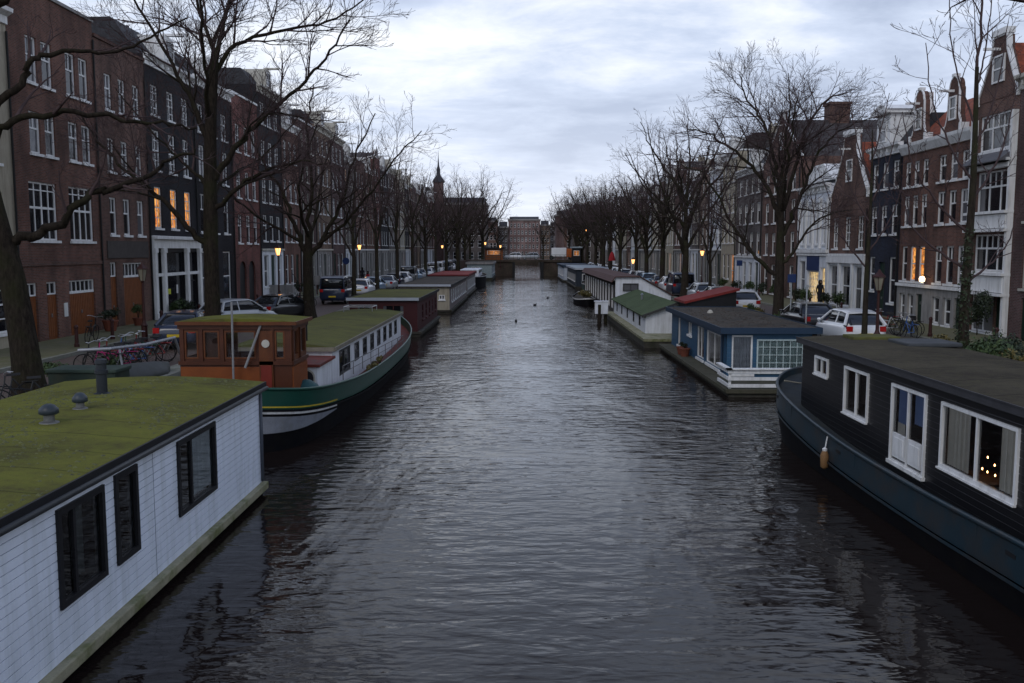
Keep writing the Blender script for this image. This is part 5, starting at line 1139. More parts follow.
# green gable roofed houseboat
gr = empty('houseboat', (7.4, 53, 0)); tag(gr, 'small white houseboat with grass green pitched roof', 'houseboat')
bx('pontoon', PONT, gr, -.5, 4.6, -3.3, 19, -.6, .35); bx('deck', RIM, gr, -.55, 4.65, -3.35, 19.1, .351, .5)
boat_wall(gr, 'c-', (0, 18), 18, .5, 1.56, [(h, h + .8, .75, 1.4) for h in (2.0, 5.2, 8.6, 12, 15)], WHITEWALL)
for h in (2.0, 5.2, 8.6, 12, 15): bwin(gr, 'c-', (0, 18), h, .8, .75, 1.4, 'sash2', mat('dark_frame', (.05, .05, .05)), sill=False)
k = MB(); k.prism([(0, .5), (3.7, .5), (3.7, 1.56), (1.85, 2.24), (0, 1.56)], .0, .1); k.prism([(0, .5), (3.7, .5), (3.7, 1.56), (1.85, 2.24), (0, 1.56)], 17.9, 18.); k.box(3.6, 3.7, .1, 17.9, .5, 1.56); k.build('wall', WHITEWALL, gr)
k = MB(); k.prism([(-.2, 1.5), (1.85, 2.26), (1.85, 2.33), (-.22, 1.57)], -.2, 18.2); k.prism([(3.9, 1.5), (1.852, 2.26), (1.852, 2.33), (3.92, 1.57)], -.2, 18.2); k.build('roof', FELT_G, gr)
k = MB(); k.prism([(-.24, 1.46), (1.85, 2.24), (3.94, 1.46), (3.94, 1.6), (1.85, 2.36), (-.24, 1.6)], -.26, -.201); k.build('bargeboard', mat('dark_frame', (.05, .05, .05)), gr)
k = MB(); k.lathe([(.07, 0), (.07, .35), (.12, .36), (0, .45)], (1.0, 9, 2.0), 8); k.build('roof_vent', CHROME, gr)
# white slope roofed boat
sl = empty('houseboat', (7.7, 72.8, 0)); tag(sl, 'long white houseboat whose end wall slopes down to the quay', 'houseboat')
bx('pontoon', PONT, sl, -.4, 4.7, -.4, 35, -.6, .3); 
k = MB(); k.prism([(0, .3), (4.5, .3), (4.5, 1.75), (1.95, 3.2), (0, 3.2)], 0, .12); k.build('end_wall', WHITEWALL, sl)
window(sl, .6, 2.1, 1.25, .62, 'two', None, mat('dark_frame', (.05, .05, .05)), y=-.05, sill=False)
wn = rows(1, 34, 12, 1.3, .6, 2.5, 'two'); boat_wall(sl, 'c-', (0, 34.5), 34.5, .3, 2.75, [(34.5 - b, 34.5 - a, c, d) for a, b, c, d, s_ in wn], mat('dark_boards', (.05, .04, .035), .8))
for a, b, c, d, s_ in wn: bwin(sl, 'c-', (0, 34.5), 34.5 - b, b - a, c, d, 'two', WHITE, sill=False, t=.12)
boat_wall(sl, 'c+', (4.5, 0), 34.5, .3, 1.75, [], STONE); boat_wall(sl, 'f', (4.5, 34.5), 4.5, .3, 1.75, [], STONE)
k = MB(); k.prism([(-.3, 2.78), (0, 3.21), (1.97, 3.23), (4.7, 1.68), (4.7, 1.76), (1.98, 3.31), (-.02, 3.29), (-.38, 2.84)], -.2, 34.7); k.build('roof', mat('brown_red_felt', (.09, .05, .045), .9, .3, 2), sl)
# small overgrown boat and others further along
small_hull('rowing_boat', (6.7, 88, 0), 9, 2.0, .55, HULLK, 'small open boat full of brown plants beside the long white houseboat', 'boat', .04)
shrub('overgrown_plants', (6.7, 91.5, .5), (.8, 3., .5), 900, BUSHY, 'brownish plants growing out of the small open boat', .09, cat='plants', clumps=10)
houseboat(1, 7.8, 12.0, 125, 149, .35, 2.7, mat('dark_navy_wall', (.02, .028, .04), .6), mat('pale_blue_roof', (.28, .33, .36), .6), 'dark navy houseboat with pale roof on the right bank', rows(127, 148, 8, 1, 1., 2., 'sash2'), [(8.6, 9.8, 1., 2.1, 'two')], SOLAR, .2, .2, .2)
houseboat(1, 7.4, 12.0, 152, 176, .35, 2.6, mat('white_blue_wall', (.42, .46, .52), .7), mat('dark_blue_roof', (.04, .055, .08), .7), 'white houseboat with dark blue roof next to the far bridge', rows(154, 175, 8, 1, 1., 2., 'sash2'), [(8.2, 9.2, 1., 2., 'two')], NAVY, .25, .2, .2)
small_hull('barge', (9.8, 108.6, 0), 15.5, 3.6, 1.2, mat('green_barge', (.02, .05, .04), .5), 'small dark green barge between long white and navy houseboats', 'barge', 0, (3, 10, 1.1))
# mooring post with white board
p = empty('mooring_post', (6.0, 68, -.4)); tag(p, 'dark mooring post with white cap board beyond the green roofed boat', 'mooring post')
k = MB(); k.tube([(0, 0, 0), (0, 0, 1.7)], .16, 10); k.tube([(.5, .3, 0), (.5, .3, 1.5)], .13, 10); k.build('pile', BARK, p)
k = MB(); k.box(-.35, .65, -.1, .02, 1.0, 1.9); k.box(-.38, .68, -.14, .4, 1.9, 1.98); k.build('cap_board', WHITEWALL, p)

# ------------------------------------------------------------------ cars
CARPAINT = {}
def paint(n, c):
    if n not in CARPAINT:
        m = mat('paint_' + n, c, .3, .05, 2, spec=.5); m.node_tree.nodes['Principled BSDF'].inputs['Coat Weight'].default_value = .6; CARPAINT[n] = m
    return CARPAINT[n]
AUTOG = mat('car_glass', (.012, .014, .016), .05, .05, 2, spec=.8); TAIL = mat('tail_lamp_red', (.35, .01, .01), .2, .1, 5); HEAD = mat('headlamp_clear', (.5, .52, .55), .15, .1, 5, spec=.8)
CAR = {}
def loft(k, rings):
    n0 = len(k.v); q = len(rings[0])
    for r in rings: k.v += r
    for i in range(len(rings) - 1):
        for j in range(q): j2 = (j + 1) % q; k.f.append((n0 + i * q + j, n0 + i * q + j2, n0 + (i + 1) * q + j2, n0 + (i + 1) * q + j))
    k.f.append(tuple(n0 + j for j in range(q - 1, -1, -1))); k.f.append(tuple(n0 + (len(rings) - 1) * q + j for j in range(q)))
def car_meshes(kind, pn):
    if (kind, pn) in CAR: return CAR[kind, pn]
    pm = CARPAINT[pn]; van = kind == 'van'
    # x forward along +Y local ; lower body stations (y, zlow, zbelt, half width)
    if kind == 'hatch': st = [(-1.98, .42, .72, .66), (-1.93, .30, .92, .78), (-1.6, .22, .98, .83), (-.6, .20, .97, .84), (.5, .20, .94, .84), (1.0, .20, .90, .84), (1.6, .22, .80, .81), (1.93, .28, .66, .72), (2.0, .40, .56, .62)]; gh = [(-1.9, .93, .93, .68), (-1.5, .96, 1.40, .58), (-.9, .97, 1.47, .60), (.1, .95, 1.46, .60), (.35, .94, 1.40, .60), (1.1, .90, .91, .70)]
    elif kind == 'saloon': st = [(-2.25, .42, .74, .66), (-2.2, .30, .90, .80), (-1.6, .22, .96, .86), (-.6, .20, .95, .87), (.6, .20, .92, .87), (1.2, .20, .88, .86), (1.8, .22, .78, .82), (2.15, .28, .64, .72), (2.22, .40, .54, .6)]; gh = [(-1.75, .94, .95, .70), (-1.05, .95, 1.38, .60), (-.6, .95, 1.42, .61), (.2, .93, 1.41, .61), (.45, .92, 1.34, .60), (1.2, .88, .89, .72)]
    else: st = [(-2.4, .5, 1.0, .84), (-2.38, .3, 1.12, .90), (-1.6, .24, 1.15, .92), (.0, .22, 1.15, .92), (1.2, .22, 1.12, .92), (1.6, .22, 1.05, .90), (2.2, .26, .82, .84), (2.35, .4, .62, .76)]; gh = [(-2.36, 1.12, 1.88, .80), (-2.2, 1.15, 1.98, .82), (-1.0, 1.15, 2.02, .82), (.6, 1.14, 1.98, .82), (.9, 1.12, 1.85, .80), (1.75, 1.03, 1.04, .80)]
    def ring(y, zl, zb, w): return [(-w * .9, y, zl), (-w, y, zl + (zb - zl) * .3), (-w * 1.0, y, zl + (zb - zl) * .75), (-w * .93, y, zb), (-w * .5, y, zb + .025), (w * .5, y, zb + .025), (w * .93, y, zb), (w, y, zl + (zb - zl) * .75), (w, y, zl + (zb - zl) * .3), (w * .9, y, zl)]
    k = MB(); loft(k, [ring(*s) for s in st]); body = k.mesh('body', pm, True)
    def gring(y, zb, zt, w): wb = w * 1.26 if not van else w * 1.08; return [(-wb, y, zb - .03), (-w, y, zt - .02), (-w * .8, y, zt + .012), (w * .8, y, zt + .012), (w, y, zt - .02), (wb, y, zb - .03)]
    k = MB(); loft(k, [gring(*s) for s in gh]); glass = k.mesh('windows', AUTOG, True)
    k = MB(); rr = [s for s in gh if s[2] > s[1] + .3]
    def rring(y, zt, w): return [(-w * 1.03, y, zt - .035), (-w * .98, y, zt + .015), (-w * .75, y, zt + .035), (w * .75, y, zt + .035), (w * .98, y, zt + .015), (w * 1.03, y, zt - .035), (0, y, zt - .0)]
    loft(k, [rring(s[0] + (.0 if i else -.06), s[2], s[3]) for i, s in enumerate(rr)])
    def pillar(ya, za, wa, yb, zb, wb, t=.045):
        for sg in (-1, 1): k.tube([(sg * wa, ya, za), (sg * wb, yb, zb)], t, 5)
    f1, f0 = gh[-1], rr[-1]; pillar(f1[0], f1[1] - .02, f1[3] * 1.22 if not van else f1[3] * 1.06, f0[0], f0[2] - .02, f0[3] * 1.0)
    b1, b0 = gh[0], rr[0]; pillar(b1[0] + (.05 if not van else 0), b1[1], b1[3] * 1.2 if not van else b1[3] * 1.06, b0[0], b0[2] - .02, b0[3], .06)
    ym = (f0[0] + b0[0]) / 2 - .1; zm = .96 if not van else 1.14; pillar(ym, zm, f0[3] * 1.25 if not van else f0[3] * 1.07, ym, f0[2], f0[3] * 1.01, .04)
    if van: k.box(-.84, .84, -2.3, .2, 1.12, 1.9)
    roof = k.mesh('roof_panel', pm, False)
    k = MB(); n0 = 0
    k.ring((0, 0, 0), .24, .075, 'x', 20, 8); tyre = k.mesh('wheel', RUBBER, True)
    k = MB(); k.tube([(-.07, 0, 0), (.07, 0, 0)], .2, 14); rim = k.mesh('rim', CHROME)
    k = MB(); k.box(-.12, .12, -.06, .05, -.09, .12); tail = k.mesh('tail_lamp', TAIL); k = MB(); k.box(-.14, .14, -.06, .06, -.07, .07); head = k.mesh('headlight', HEAD)
    k = MB(); k.box(-.26, .26, -.012, .012, -.055, .055); plate = k.mesh('number_plate', mat('plate_yellow', (.5, .35, .02), .5))
    k = MB(); k.lathe([(.02, -.05), (.09, -.03), (.09, .05), (.03, .07)], (0, 0, 0), 8); mir = k.mesh('mirror', pm, True)
    CAR[kind, pn] = (body, glass, roof, tyre, rim, tail, head, plate, mir, st, gh); return CAR[kind, pn]
for n_, c_ in dict(white=(.72, .73, .74), black=(.012, .012, .014), dark_blue=(.012, .02, .045), silver=(.33, .35, .37), grey=(.09, .095, .10), red=(.22, .015, .015), light_blue=(.22, .32, .42)).items(): paint(n_, c_)
def car(kind, pn, x, y, rz, label, group=None, full=True):
    body, glass, roof, tyre, rim, tail, head, plate, mir, st, gh = car_meshes(kind, pn)
    r = empty('parked_van' if kind == 'van' else 'parked_car', (x, y, G + .005), rz); tag(r, label, 'van' if kind == 'van' else 'car', group)
    inst('body', body, r); inst('windows', glass, r); inst('roof_panel', roof, r)
    W = st[4][3] - .1
    for sx in (-1, 1):
        for yy in (st[0][0] + .75, st[-1][0] - .78): w_ = inst('wheel', tyre, r, (sx * W, yy, .315)); inst('rim', rim, w_)
    if full:
        for sx in (-1, 1):
            inst('tail_lamp', tail, r, (sx * (st[1][3] - .13), st[1][0] - .0, st[1][2] - .13)); inst('headlight', head, r, (sx * (st[-2][3] - .16), st[-2][0] + .0, st[-2][2] - .1)); inst('mirror', mir, r, (sx * (st[4][3] + .08), gh[-1][0] - .25, gh[-1][1] + .08))
        inst('number_plate', plate, r, (0, st[0][0] - .02, .58))
    return r
car('saloon', 'dark_blue', -13.7, 36.9, .12, 'dark blue car parked beside the bicycle rack')
car('hatch', 'silver', -14.0, 44.6, -.5, 'silver hatchback parked at an angle just past the wheelhouse')
car('saloon', 'black', -13.3, 50.2, -.35, 'black saloon parked behind the silver hatchback by the forked tree')
car('van', 'dark_blue', -13.4, 66.5, 0, 'dark blue van parked beside the maroon houseboat')
car('hatch', 'white', 13.6, 37.3, 0, 'white hatchback with red tail lamps behind the black houseboat')
car('saloon', 'black', 13.7, 43.0, 0, 'black saloon between white hatchback and the large bare tree')
car('hatch', 'white', 13.5, 55.5, 0, 'white hatchback parked beside the red roofed shed')
car('saloon', 'grey', 13.5, 61.6, 0, 'dark grey car next in line past the shed')
car('hatch', 'silver', 13.6, 67.5, 0, 'silver hatchback parked opposite the green roofed boat')
pn_ = ['white', 'light_blue', 'silver', 'dark_blue', 'white', 'grey', 'light_blue', 'silver', 'white', 'black', 'silver', 'white', 'light_blue', 'dark_blue', 'silver', 'white', 'grey', 'silver']
CN = dict(white='white', light_blue='pale blue', silver='silver', dark_blue='dark blue', grey='grey', black='black')
rng = random.Random(2)
for i in range(17):
    y = 76 + i * 6.3 + rng.uniform(-.4, .4); kd = rng.choice(['hatch', 'saloon', 'hatch', 'van'])
    car(kd, pn_[i], -13.2 + rng.uniform(-.2, .2), y, rng.uniform(-.04, .04), f'{CN[pn_[i]]} {"van" if kd == "van" else "car"} in the left bank parking row, {ORD[i]} past the maroon houseboat', 'cars along the left quay', y < 100)
for i in range(17):
    y = 77 + i * 6.4 + rng.uniform(-.4, .4); kd = rng.choice(['hatch', 'saloon', 'hatch', 'van']); q = pn_[(i + 3) % 18]
    car(kd, q, 13.7 + rng.uniform(-.2, .2), y, rng.uniform(-.04, .04), f'{CN[q]} {"van" if kd == "van" else "car"} in the right bank parking row, {ORD[i]} past the sloping white houseboat', 'cars along the right quay', y < 100)

# ------------------------------------------------------------------ street furniture
def lamp(x, y, label, lit=False, h=3.3, m=REDIRON, group=None):
    r = empty('street_lamp', (x, y, G)); tag(r, label, 'street lamp', group)
    k = MB(); k.lathe([(.17, 0), (.17, .1), (.12, .15), (.12, .75), (.15, .8), (.09, .9), (.065, 1.0), (.05, 2.0), (.045, h - .75), (.08, h - .7), (.05, h - .66)], (0, 0, 0), 12); k.build('pole', m, r, smooth=False)
    k = MB(); k.lathe([(.10, h - .66), (.20, h - .2), (.20, h - .19)], (0, 0, 0), 6); k.build('lantern_glass', mat('lamp_lit', (.9, .8, .6), emit=(1., .42, .12), es=2.6) if lit else mat('lamp_glass', (.22, .2, .15), .3), r)
    k = MB(); k.lathe([(.25, h - .19), (.24, h - .15), (.10, h - .02), (.08, h), (.03, h + .1), (0, h + .1)], (0, 0, 0), 6)
    for i in range(6): a = i * pi / 3; k.tube([(.105 * cos(a), .105 * sin(a), h - .66), (.205 * cos(a), .205 * sin(a), h - .19)], .012, 4)
    k.build('lantern_cap', m, r); return r
lamp(-15.55, 37, 'dark street lamp with six sided lantern in front of the garage door house')
lamp(13.1, 33, 'maroon street lamp standing beside the white hatchback', h=3.1)
lamp(-16.9, 63.0, 'lit street lamp glowing in front of the arched red house', True, 4.2)
lamp(-16.9, 95, 'lit street lamp on the left pavement amid the far canal houses', True, 4.6)
lamp(-14.2, 165, 'bright orange street lamp near the left end of far bridge', True, 4.9)
lamp(18.3, 91, 'lit street lamp in front of the broad right bank houses', True, 4.)
lamp(13.0, 104, 'lit street lamp on the right quay behind the long white houseboat', True, 3.)
lamp(-7.0, 182, 'lit lamp on the left shoulder of the far bridge', True, 5.6)
lamp(-4.0, 184, 'second lit lamp nearer the middle of the far bridge', True, 5.0)
lamp(12.7, 176, 'large warm lamp hanging high among right bank trees', True, 8.)
for i, (x, y) in enumerate([(-17.35, 31.5), (-17.35, 34.9), (-17.35, 38.0), (-17.4, 43.4), (-17.4, 48.6), (-17.35, 54), (-17.4, 59.5), (-17.4, 65), (-17.4, 71), (-17.4, 77), (-17.4, 83), (-17.4, 89)]):
    r = empty('bollard', (x, y, G + .12)); tag(r, f'dark iron bollard on the left pavement kerb, {ORD[i]} from the camera', 'bollard', 'left pavement bollards')
    k = MB(); k.lathe([(.10, 0), (.10, .12), (.075, .16), (.065, .72), (.085, .75), (.085, .8), (.05, .86), (0, .88)], (0, 0, 0), 10); k.build('post', REDIRON, r)
for i, (x, y) in enumerate([(18.0, 34), (18.0, 39.5), (18.0, 45), (18, 50.5), (18, 56), (18, 62), (18, 68), (18, 74)]):
    r = empty('bollard', (x, y, G + .12)); tag(r, f'dark iron bollard on the right pavement kerb, {ORD[i]} from the camera', 'bollard', 'right pavement bollards')
    k = MB(); k.lathe([(.10, 0), (.10, .12), (.075, .16), (.065, .72), (.085, .75), (.085, .8), (.05, .86), (0, .88)], (0, 0, 0), 10); k.build('post', REDIRON, r)
def sign(x, y, h, m, label, r=.3, sq=False, pm=None):
    o = empty('road_sign', (x, y, G)); tag(o, label, 'road sign'); k = MB(); k.tube([(0, 0, 0), (0, 0, h)], .035, 8); k.build('pole', pm or CHROME, o)
    k = MB()
    if sq: k.box(-r, r, -.07, -.04, h - 2 * r, h)
    else: k.prism([(r * cos(a), h - r + r * sin(a)) for a in [i * pi / 12 for i in range(24)]], -.07, -.04)
    k.build('sign_plate', m, o)
GREYP = mat('grey_post', (.30, .32, .33), .6)
sign(13.0, 43.3, 2.75, BLUEP, 'blue square parking sign on a grey pole by the large tree', .2, True, GREYP)
sign(12.9, 40.6, 2.35, GREYP, 'bare grey post with a tiny plate right of parking sign', .05, True, GREYP)
sign(17.2, 71, 3.1, BLUEP, 'blue square sign on the right pavement left of the large tree', .22, True)
sign(-16.2, 84, 3.2, BLUEP, 'round blue road sign among the left bank trees', .32)
sign(-16.0, 70.5, 1.9, STONE, 'square grey back of a road sign near the blue van', .35, True)
k = empty('market_umbrella', (12.9, 127, G)); tag(k, 'closed red umbrella hanging beside the right quay trees', 'umbrella')
q = MB(); q.tube([(0, 0, 0), (0, 0, 3.9)], .04, 6); q.build('pole', DARKM, k); q = MB(); q.lathe([(.5, 2.4), (.42, 2.9), (.25, 3.4), (.04, 3.7)], (0, 0, 0), 10); q.build('canopy', mat('red_cloth', (.3, .015, .02), .8), k)
# cargo containers and clutter by the near left tree
cb = empty('storage_chest', (-11.75, 24.2, G)); tag(cb, 'low dark green storage chest on the quay right of the nearest tree', 'chest')
bx('body', mat('chest_green', (.025, .04, .03), .7, dirt=(.05, .05, .03)), cb, -.9, .9, -.4, .5, 0, .62); bx('lid', mat('lid_green', (.035, .055, .042), .6), cb, -.95, .95, -.45, .55, .621, .72, bevel=.02)
cb = empty('rowing_boat', (-11.7, 26.9, G), -.25); tag(cb, 'upturned dark skiff lying on the left quay near the bicycle rack', 'boat')
k = MB(); rings = []
for y, w, h in ((-1.7, .3, .3), (-1.2, .55, .42), (0, .68, .5), (1.0, .5, .44), (1.7, .08, .34)): rings.append([(w * cos(a), y, h * sin(a)) for a in [i * pi / 8 for i in range(9)]])
loft(k, rings); k.build('hull', mat('skiff_grey', (.05, .055, .055), .6, dirt=(.03, .035, .02)), cb, smooth=True)
for i, (x, y) in enumerate([(-13.3, 25.5), (-12.9, 28.2)]): shrub('shrub', (x, y, G), (.5, .45, .4), 900, BUSH, ['small green shrub between chest and skiff', 'small green shrub at the bicycle rack'][i], .05, 'quay shrubs', i)
shrub('potted_shrub', (-19.2, 41.9, G + .12), (.5, .5, .35), 700, BUSHD, 'round dark potted shrub in front of the brown brick house', .05, pot=.34, cat='potted shrub')
shrub('potted_shrub', (-19.2, 45.0, G + .12), (.3, .3, .45), 400, BUSH, 'tall green potted shrub beside the single garage door', .05, pot=.26, cat='potted shrub')
for i, y in enumerate([50.2, 52, 74, 78, 81, 86, 91]): shrub('potted_shrub', (-19.3, y, G + .12), (.45, .45, .6), 500, BUSHD if i % 2 else BUSH, f'green facade shrub on the left pavement, {ORD[i]} past the white shopfront', .07, 'left facade shrubs', i, cat='potted shrub')
for i, y in enumerate([57.5, 60.2, 64, 66.5, 72, 75.5, 80, 85, 90]): shrub('potted_shrub', (20.3, y, G + .12), (.5, .6, .65), 600, BUSHD if i % 2 else BUSH, f'dark facade shrub on the right pavement, {ORD[i]} past the dark blue house', .07, 'right facade shrubs', i, cat='potted shrub')
shrub('climbing_plant', (20.4, 40.2, G + .12), (.35, .9, 1.3), 1500, BUSHD, 'climbing green plant on the ground floor of the bay window house', .06, cat='climber')
for i, (x, y, a, b, c, m) in enumerate([(12.9, 25.0, .7, 1.1, .85, BUSH), (12.8, 27.6, .6, .8, .8, BUSHY), (13.1, 23.2, .7, 1.1, .72, BUSHY), (13.3, 21.4, .7, 1.0, .6, BUSH), (14.0, 26.2, .6, .8, .95, BUSHD), (14.9, 24, .8, 1.0, .55, BUSHY)]):
    shrub('shrub', (x, y, G), (a, b, c), 3400, m, f'{"yellowish" if m is BUSHY else "green"} quay garden shrub behind the black houseboat roof, {ORD[i]} of six', .06, 'quay garden shrubs', i, clumps=12)
for i, (x, y) in enumerate([(13.0, 48.6), (12.9, 45.0), (13.2, 51.2)]): shrub('shrub', (x, y, G), (.45, .5, .5), 900, BUSH if i else BUSHY, ['yellowish shrub just past the trunk of the large bare tree', 'green shrub just before the trunk of large bare tree', 'green shrub between the large tree and red shed'][i], .06, 'shrubs round the large tree', i)

# ------------------------------------------------------------------ bicycles
BK = {}
def bike_meshes(cn, c):
    if cn in BK: return BK[cn]
    fm = mat('frame_' + cn, c, .4, .1, 8)
    k = MB(); k.ring((0, 0, 0), .33, .018, 'x', 22, 5)
    for i in range(9): a = i * pi / 4.5; k.tube([(0, 0, 0), (0, .32 * cos(a), .32 * sin(a))], .004, 3)
    wh = k.mesh('wheel', RUBBER, True)
    k = MB(); B, Cc, Hd, R_ = (0, -.02, .3), (0, -.18, .82), (0, .42, .82), (0, -.52, .35)
    for a, b in ((B, Cc), (B, Hd), (Cc, R_), (B, R_), ((0, -.15, .62), (0, .43, .70)), (Hd, (0, .58, .35)), (Hd, (0, .40, 1.0))): k.tube([a, b], .018, 6)
    k.lathe([(.09, -.01), (.09, .01)], (0, 0, .3), 8); k.box(-.06, .06, -.75, -.4, .70, .72); fr = k.mesh('frame', fm)
    k = MB(); k.tube([(-.3, .25, 1.06), (-.26, .36, 1.08), (0, .42, 1.03), (.26, .36, 1.08), (.3, .25, 1.06)], .014, 6); hb_ = k.mesh('handlebar', CHROME)
    k = MB(); k.prism([(-.09, -.34), (.09, -.34), (.05, -.15), (.02, -.05), (-.02, -.05), (-.05, -.15)], .88, .94, 'xy'); sd = k.mesh('saddle', BLACK)
    BK[cn] = (wh, fr, hb_, sd); return BK[cn]
def bike(x, y, z, rz, cn, c, label, group, tilt=.1):
    wh, fr, hb_, sd = bike_meshes(cn, c); r = empty('bicycle', (x, y, z), rz); r.rotation_euler = (0, tilt, rz); tag(r, label, 'bicycle', group)
    inst('wheel', wh, r, (0, -.52, .35)); inst('wheel', wh, r, (0, .58, .35)); inst('frame', fr, r); inst('handlebar', hb_, r); inst('saddle', sd, r)
bc = dict(black=(.012, .012, .012), red=(.2, .012, .015), pink=(.35, .02, .12), blue=(.03, .1, .3), green=(.015, .06, .035), white=(.4, .4, .42)); bn = list(bc)
rk = empty('bicycle_rack', (-12.6, 29.4, G)); tag(rk, 'long galvanised bicycle rack on the left quay beside wheelhouse', 'bicycle rack')
k = MB(); k.tube([(-.9, -2.2, .85), (.0, -2.0, .88), (.25, 0, .8), (.3, 2.4, .8), (.3, 2.9, .1)], .05, 8); k.tube([(.3, -1.8, .0), (.2, -1.8, .84)], .035, 6)
for i in range(10): k.tube([(.25, -1.6 + i * .45, .8), (.0, -1.6 + i * .45, .35)], .018, 5)
k.build('rail', mat('galvanised', (.30, .31, .33), .45, metal=.4), rk)
for i in range(9): q = bn[[0, 2, 0, 1, 3, 0, 4, 1, 0][i]]; bike(-12.95 + .12 * sin(i * 2.), 27.6 + i * .47, G, pi / 2 + .2 * sin(i), q, bc[q], f'{q} bicycle standing in the quay rack, {ORD[i]} slot', 'bicycles in the rack', .12 * sin(i * 1.7))
for i in range(4): q = bn[[0, 0, 4, 0][i]]; bike(-11.6 - .7 * i, 20.8 + .45 * (i % 2), G, pi / 2 + .6 + .3 * i, q, bc[q], f'{q} bicycle leaning near the nearest left tree, {ORD[i]} of four', 'bicycles round the near tree', .15)
bike(-17.6, 36.6, G + .12, .15, 'black', bc['black'], 'black bicycle with bare handlebar parked before the orange doors', None, .1)
for i in range(6): q = bn[[0, 3, 0, 1, 0, 4][i]]; bike(-14.6 - .35 * (i % 2), 57.4 + i * .8, G, pi / 2 + .2, q, bc[q], f'{q} bicycle on the left quay past the forked tree, {ORD[i]} of six', 'bicycles past the forked tree', .08)
for i in range(7): q = bn[[3, 0, 0, 5, 0, 1, 3][i]]; bike(17.0 + .3 * (i % 3), 39.4 + i * .8, G, .3 * i, q, bc[q], f'{q} bicycle parked by the right kerb, {ORD[i]} past the white hatchback', 'bicycles by the right kerb', .1)
for i in range(5): q = bn[[0, 0, 3, 0, 1][i]]; bike(-14.8, 97 + i * 1.1, G, pi / 2 + .3, q, bc[q], f'{q} bicycle far along the left quay, {ORD[i]} of five', 'bicycles far along the quay', .08)
# pavement table set
tb = empty('bench', (-18.9, 54.2, G + .12)); tag(tb, 'low wooden bench against the white shopfront', 'bench')
for z0, z1, y0_, y1_ in ((.42, .47, -.9, .9),): bx('seat', mat('bench_wood', (.10, .09, .08), .8), tb, -.2, .25, y0_, y1_, z0, z1)
for y in (-.7, .7): bx('leg', DARKM, tb, -.16, .2, y - .04, y + .04, 0, .42)
st_ = empty('stoop', (-19.9, 71.2, G + .12)); tag(st_, 'grey stone stoop with iron rails by the lit doorway', 'steps')
k = MB()
for i in range(6): k.box(.01, 1.9, .0, 2.4 - i * .4, i * .17, (i + 1) * .17 - .001)
k.build('steps', STONE, st_); k = MB()
k.tube([(1.85, 2.4, .1), (1.85, 2.4, .95), (1.85, .2, 1.95)], .025, 6)
for i in range(5): k.tube([(1.85, 2.2 - .5 * i, .2 + .2 * i), (1.85, 2.2 - .5 * i, 1.05 + .22 * i)], .015, 5)
k.build('handrail', DARKM, st_)

# ------------------------------------------------------------------ people
def person(loc, rz, label, coat, legs, hair, stride=.18):
    r = empty('person', loc, rz); tag(r, label, 'person')
    V = []; E = []; Rr = []
    def v(p, rad, par=None):
        V.append(p); Rr.append(rad)
        if par is not None: E.append((par, len(V) - 1))
        return len(V) - 1
    pel = v((0, 0, .95), .15); ws = v((0, 0, 1.12), .14, pel); ch = v((0, .01, 1.35), .17, ws); nk = v((0, .01, 1.5), .07, ch); hd = v((0, .03, 1.62), .10, nk); v((0, .03, 1.74), .085, hd)
    for sx in (-1, 1):
        sh_ = v((sx * .17, 0, 1.42), .075, ch); el = v((sx * .23, -.04 * sx, 1.14), .052, sh_); wr = v((sx * .22, .08 + .05 * sx, .9), .038, el); v((sx * .21, .12 + .05 * sx, .81), .035, wr)
        hp = v((sx * .09, 0, .88), .1, pel); kn = v((sx * .1, sx * stride * .5 + .04, .5), .068, hp); an = v((sx * .1, sx * stride, .1), .045, kn); v((sx * .1, sx * stride + .15, .04), .04, an)
    me = bpy.data.meshes.new('body'); me.from_pydata(V, E, []); o = bpy.data.objects.new('body', me); COL.objects.link(o); o.parent = r
    me.materials.append(coat); m = o.modifiers.new('skin', 'SKIN')
    for i, s_ in enumerate(me.skin_vertices[0].data if me.skin_vertices else []): s_.radius = (Rr[i], Rr[i] * .8); s_.use_root = (i == 0)
    if not me.skin_vertices:
        me.attributes
    o.modifiers.new('sub', 'SUBSURF').levels = 1; o.modifiers['sub'].render_levels = 2
    k = MB()
    for sx in (-1, 1): k.tube([(sx * .09, 0, .93), (sx * .1, sx * stride * .5 + .04, .5), (sx * .1, sx * stride, .09)], [.12, .085, .07], 10)
    k.build('trousers', legs, r, smooth=True)
    k = MB(); k.lathe([(.09, 1.50), (.13, 1.58), (.135, 1.70), (.10, 1.79), (.0, 1.82)], (0, .005, 0), 12); k.build('hair', hair, r, smooth=True)
    k = MB(); k.lathe([(.02, -.10), (.075, -.06), (.09, .02), (.07, .09), (0, .1)], (0, .055, 1.65), 12); k.build('face', mat('skin', (.4, .24, .17), .6), r, smooth=True)
    return r
DK = mat('dark_cloth', (.014, .014, .018), .9, .2, 12); JEAN = mat('jeans', (.03, .04, .07), .9); HAIR = mat('hair', (.02, .014, .01), .8)
person((20.0, 60.2, G + .12), pi, 'person in dark coat walking past the lit yellow shop', DK, DK, HAIR)
person((-15.3, 90.5, G), 2.6, 'person in red jacket and white top by the left quay trees', mat('red_jacket', (.3, .02, .03), .8), JEAN, HAIR)
person((-18.2, 104, G + .12), 0, 'distant person in dark clothes on the left pavement', DK, DK, HAIR)
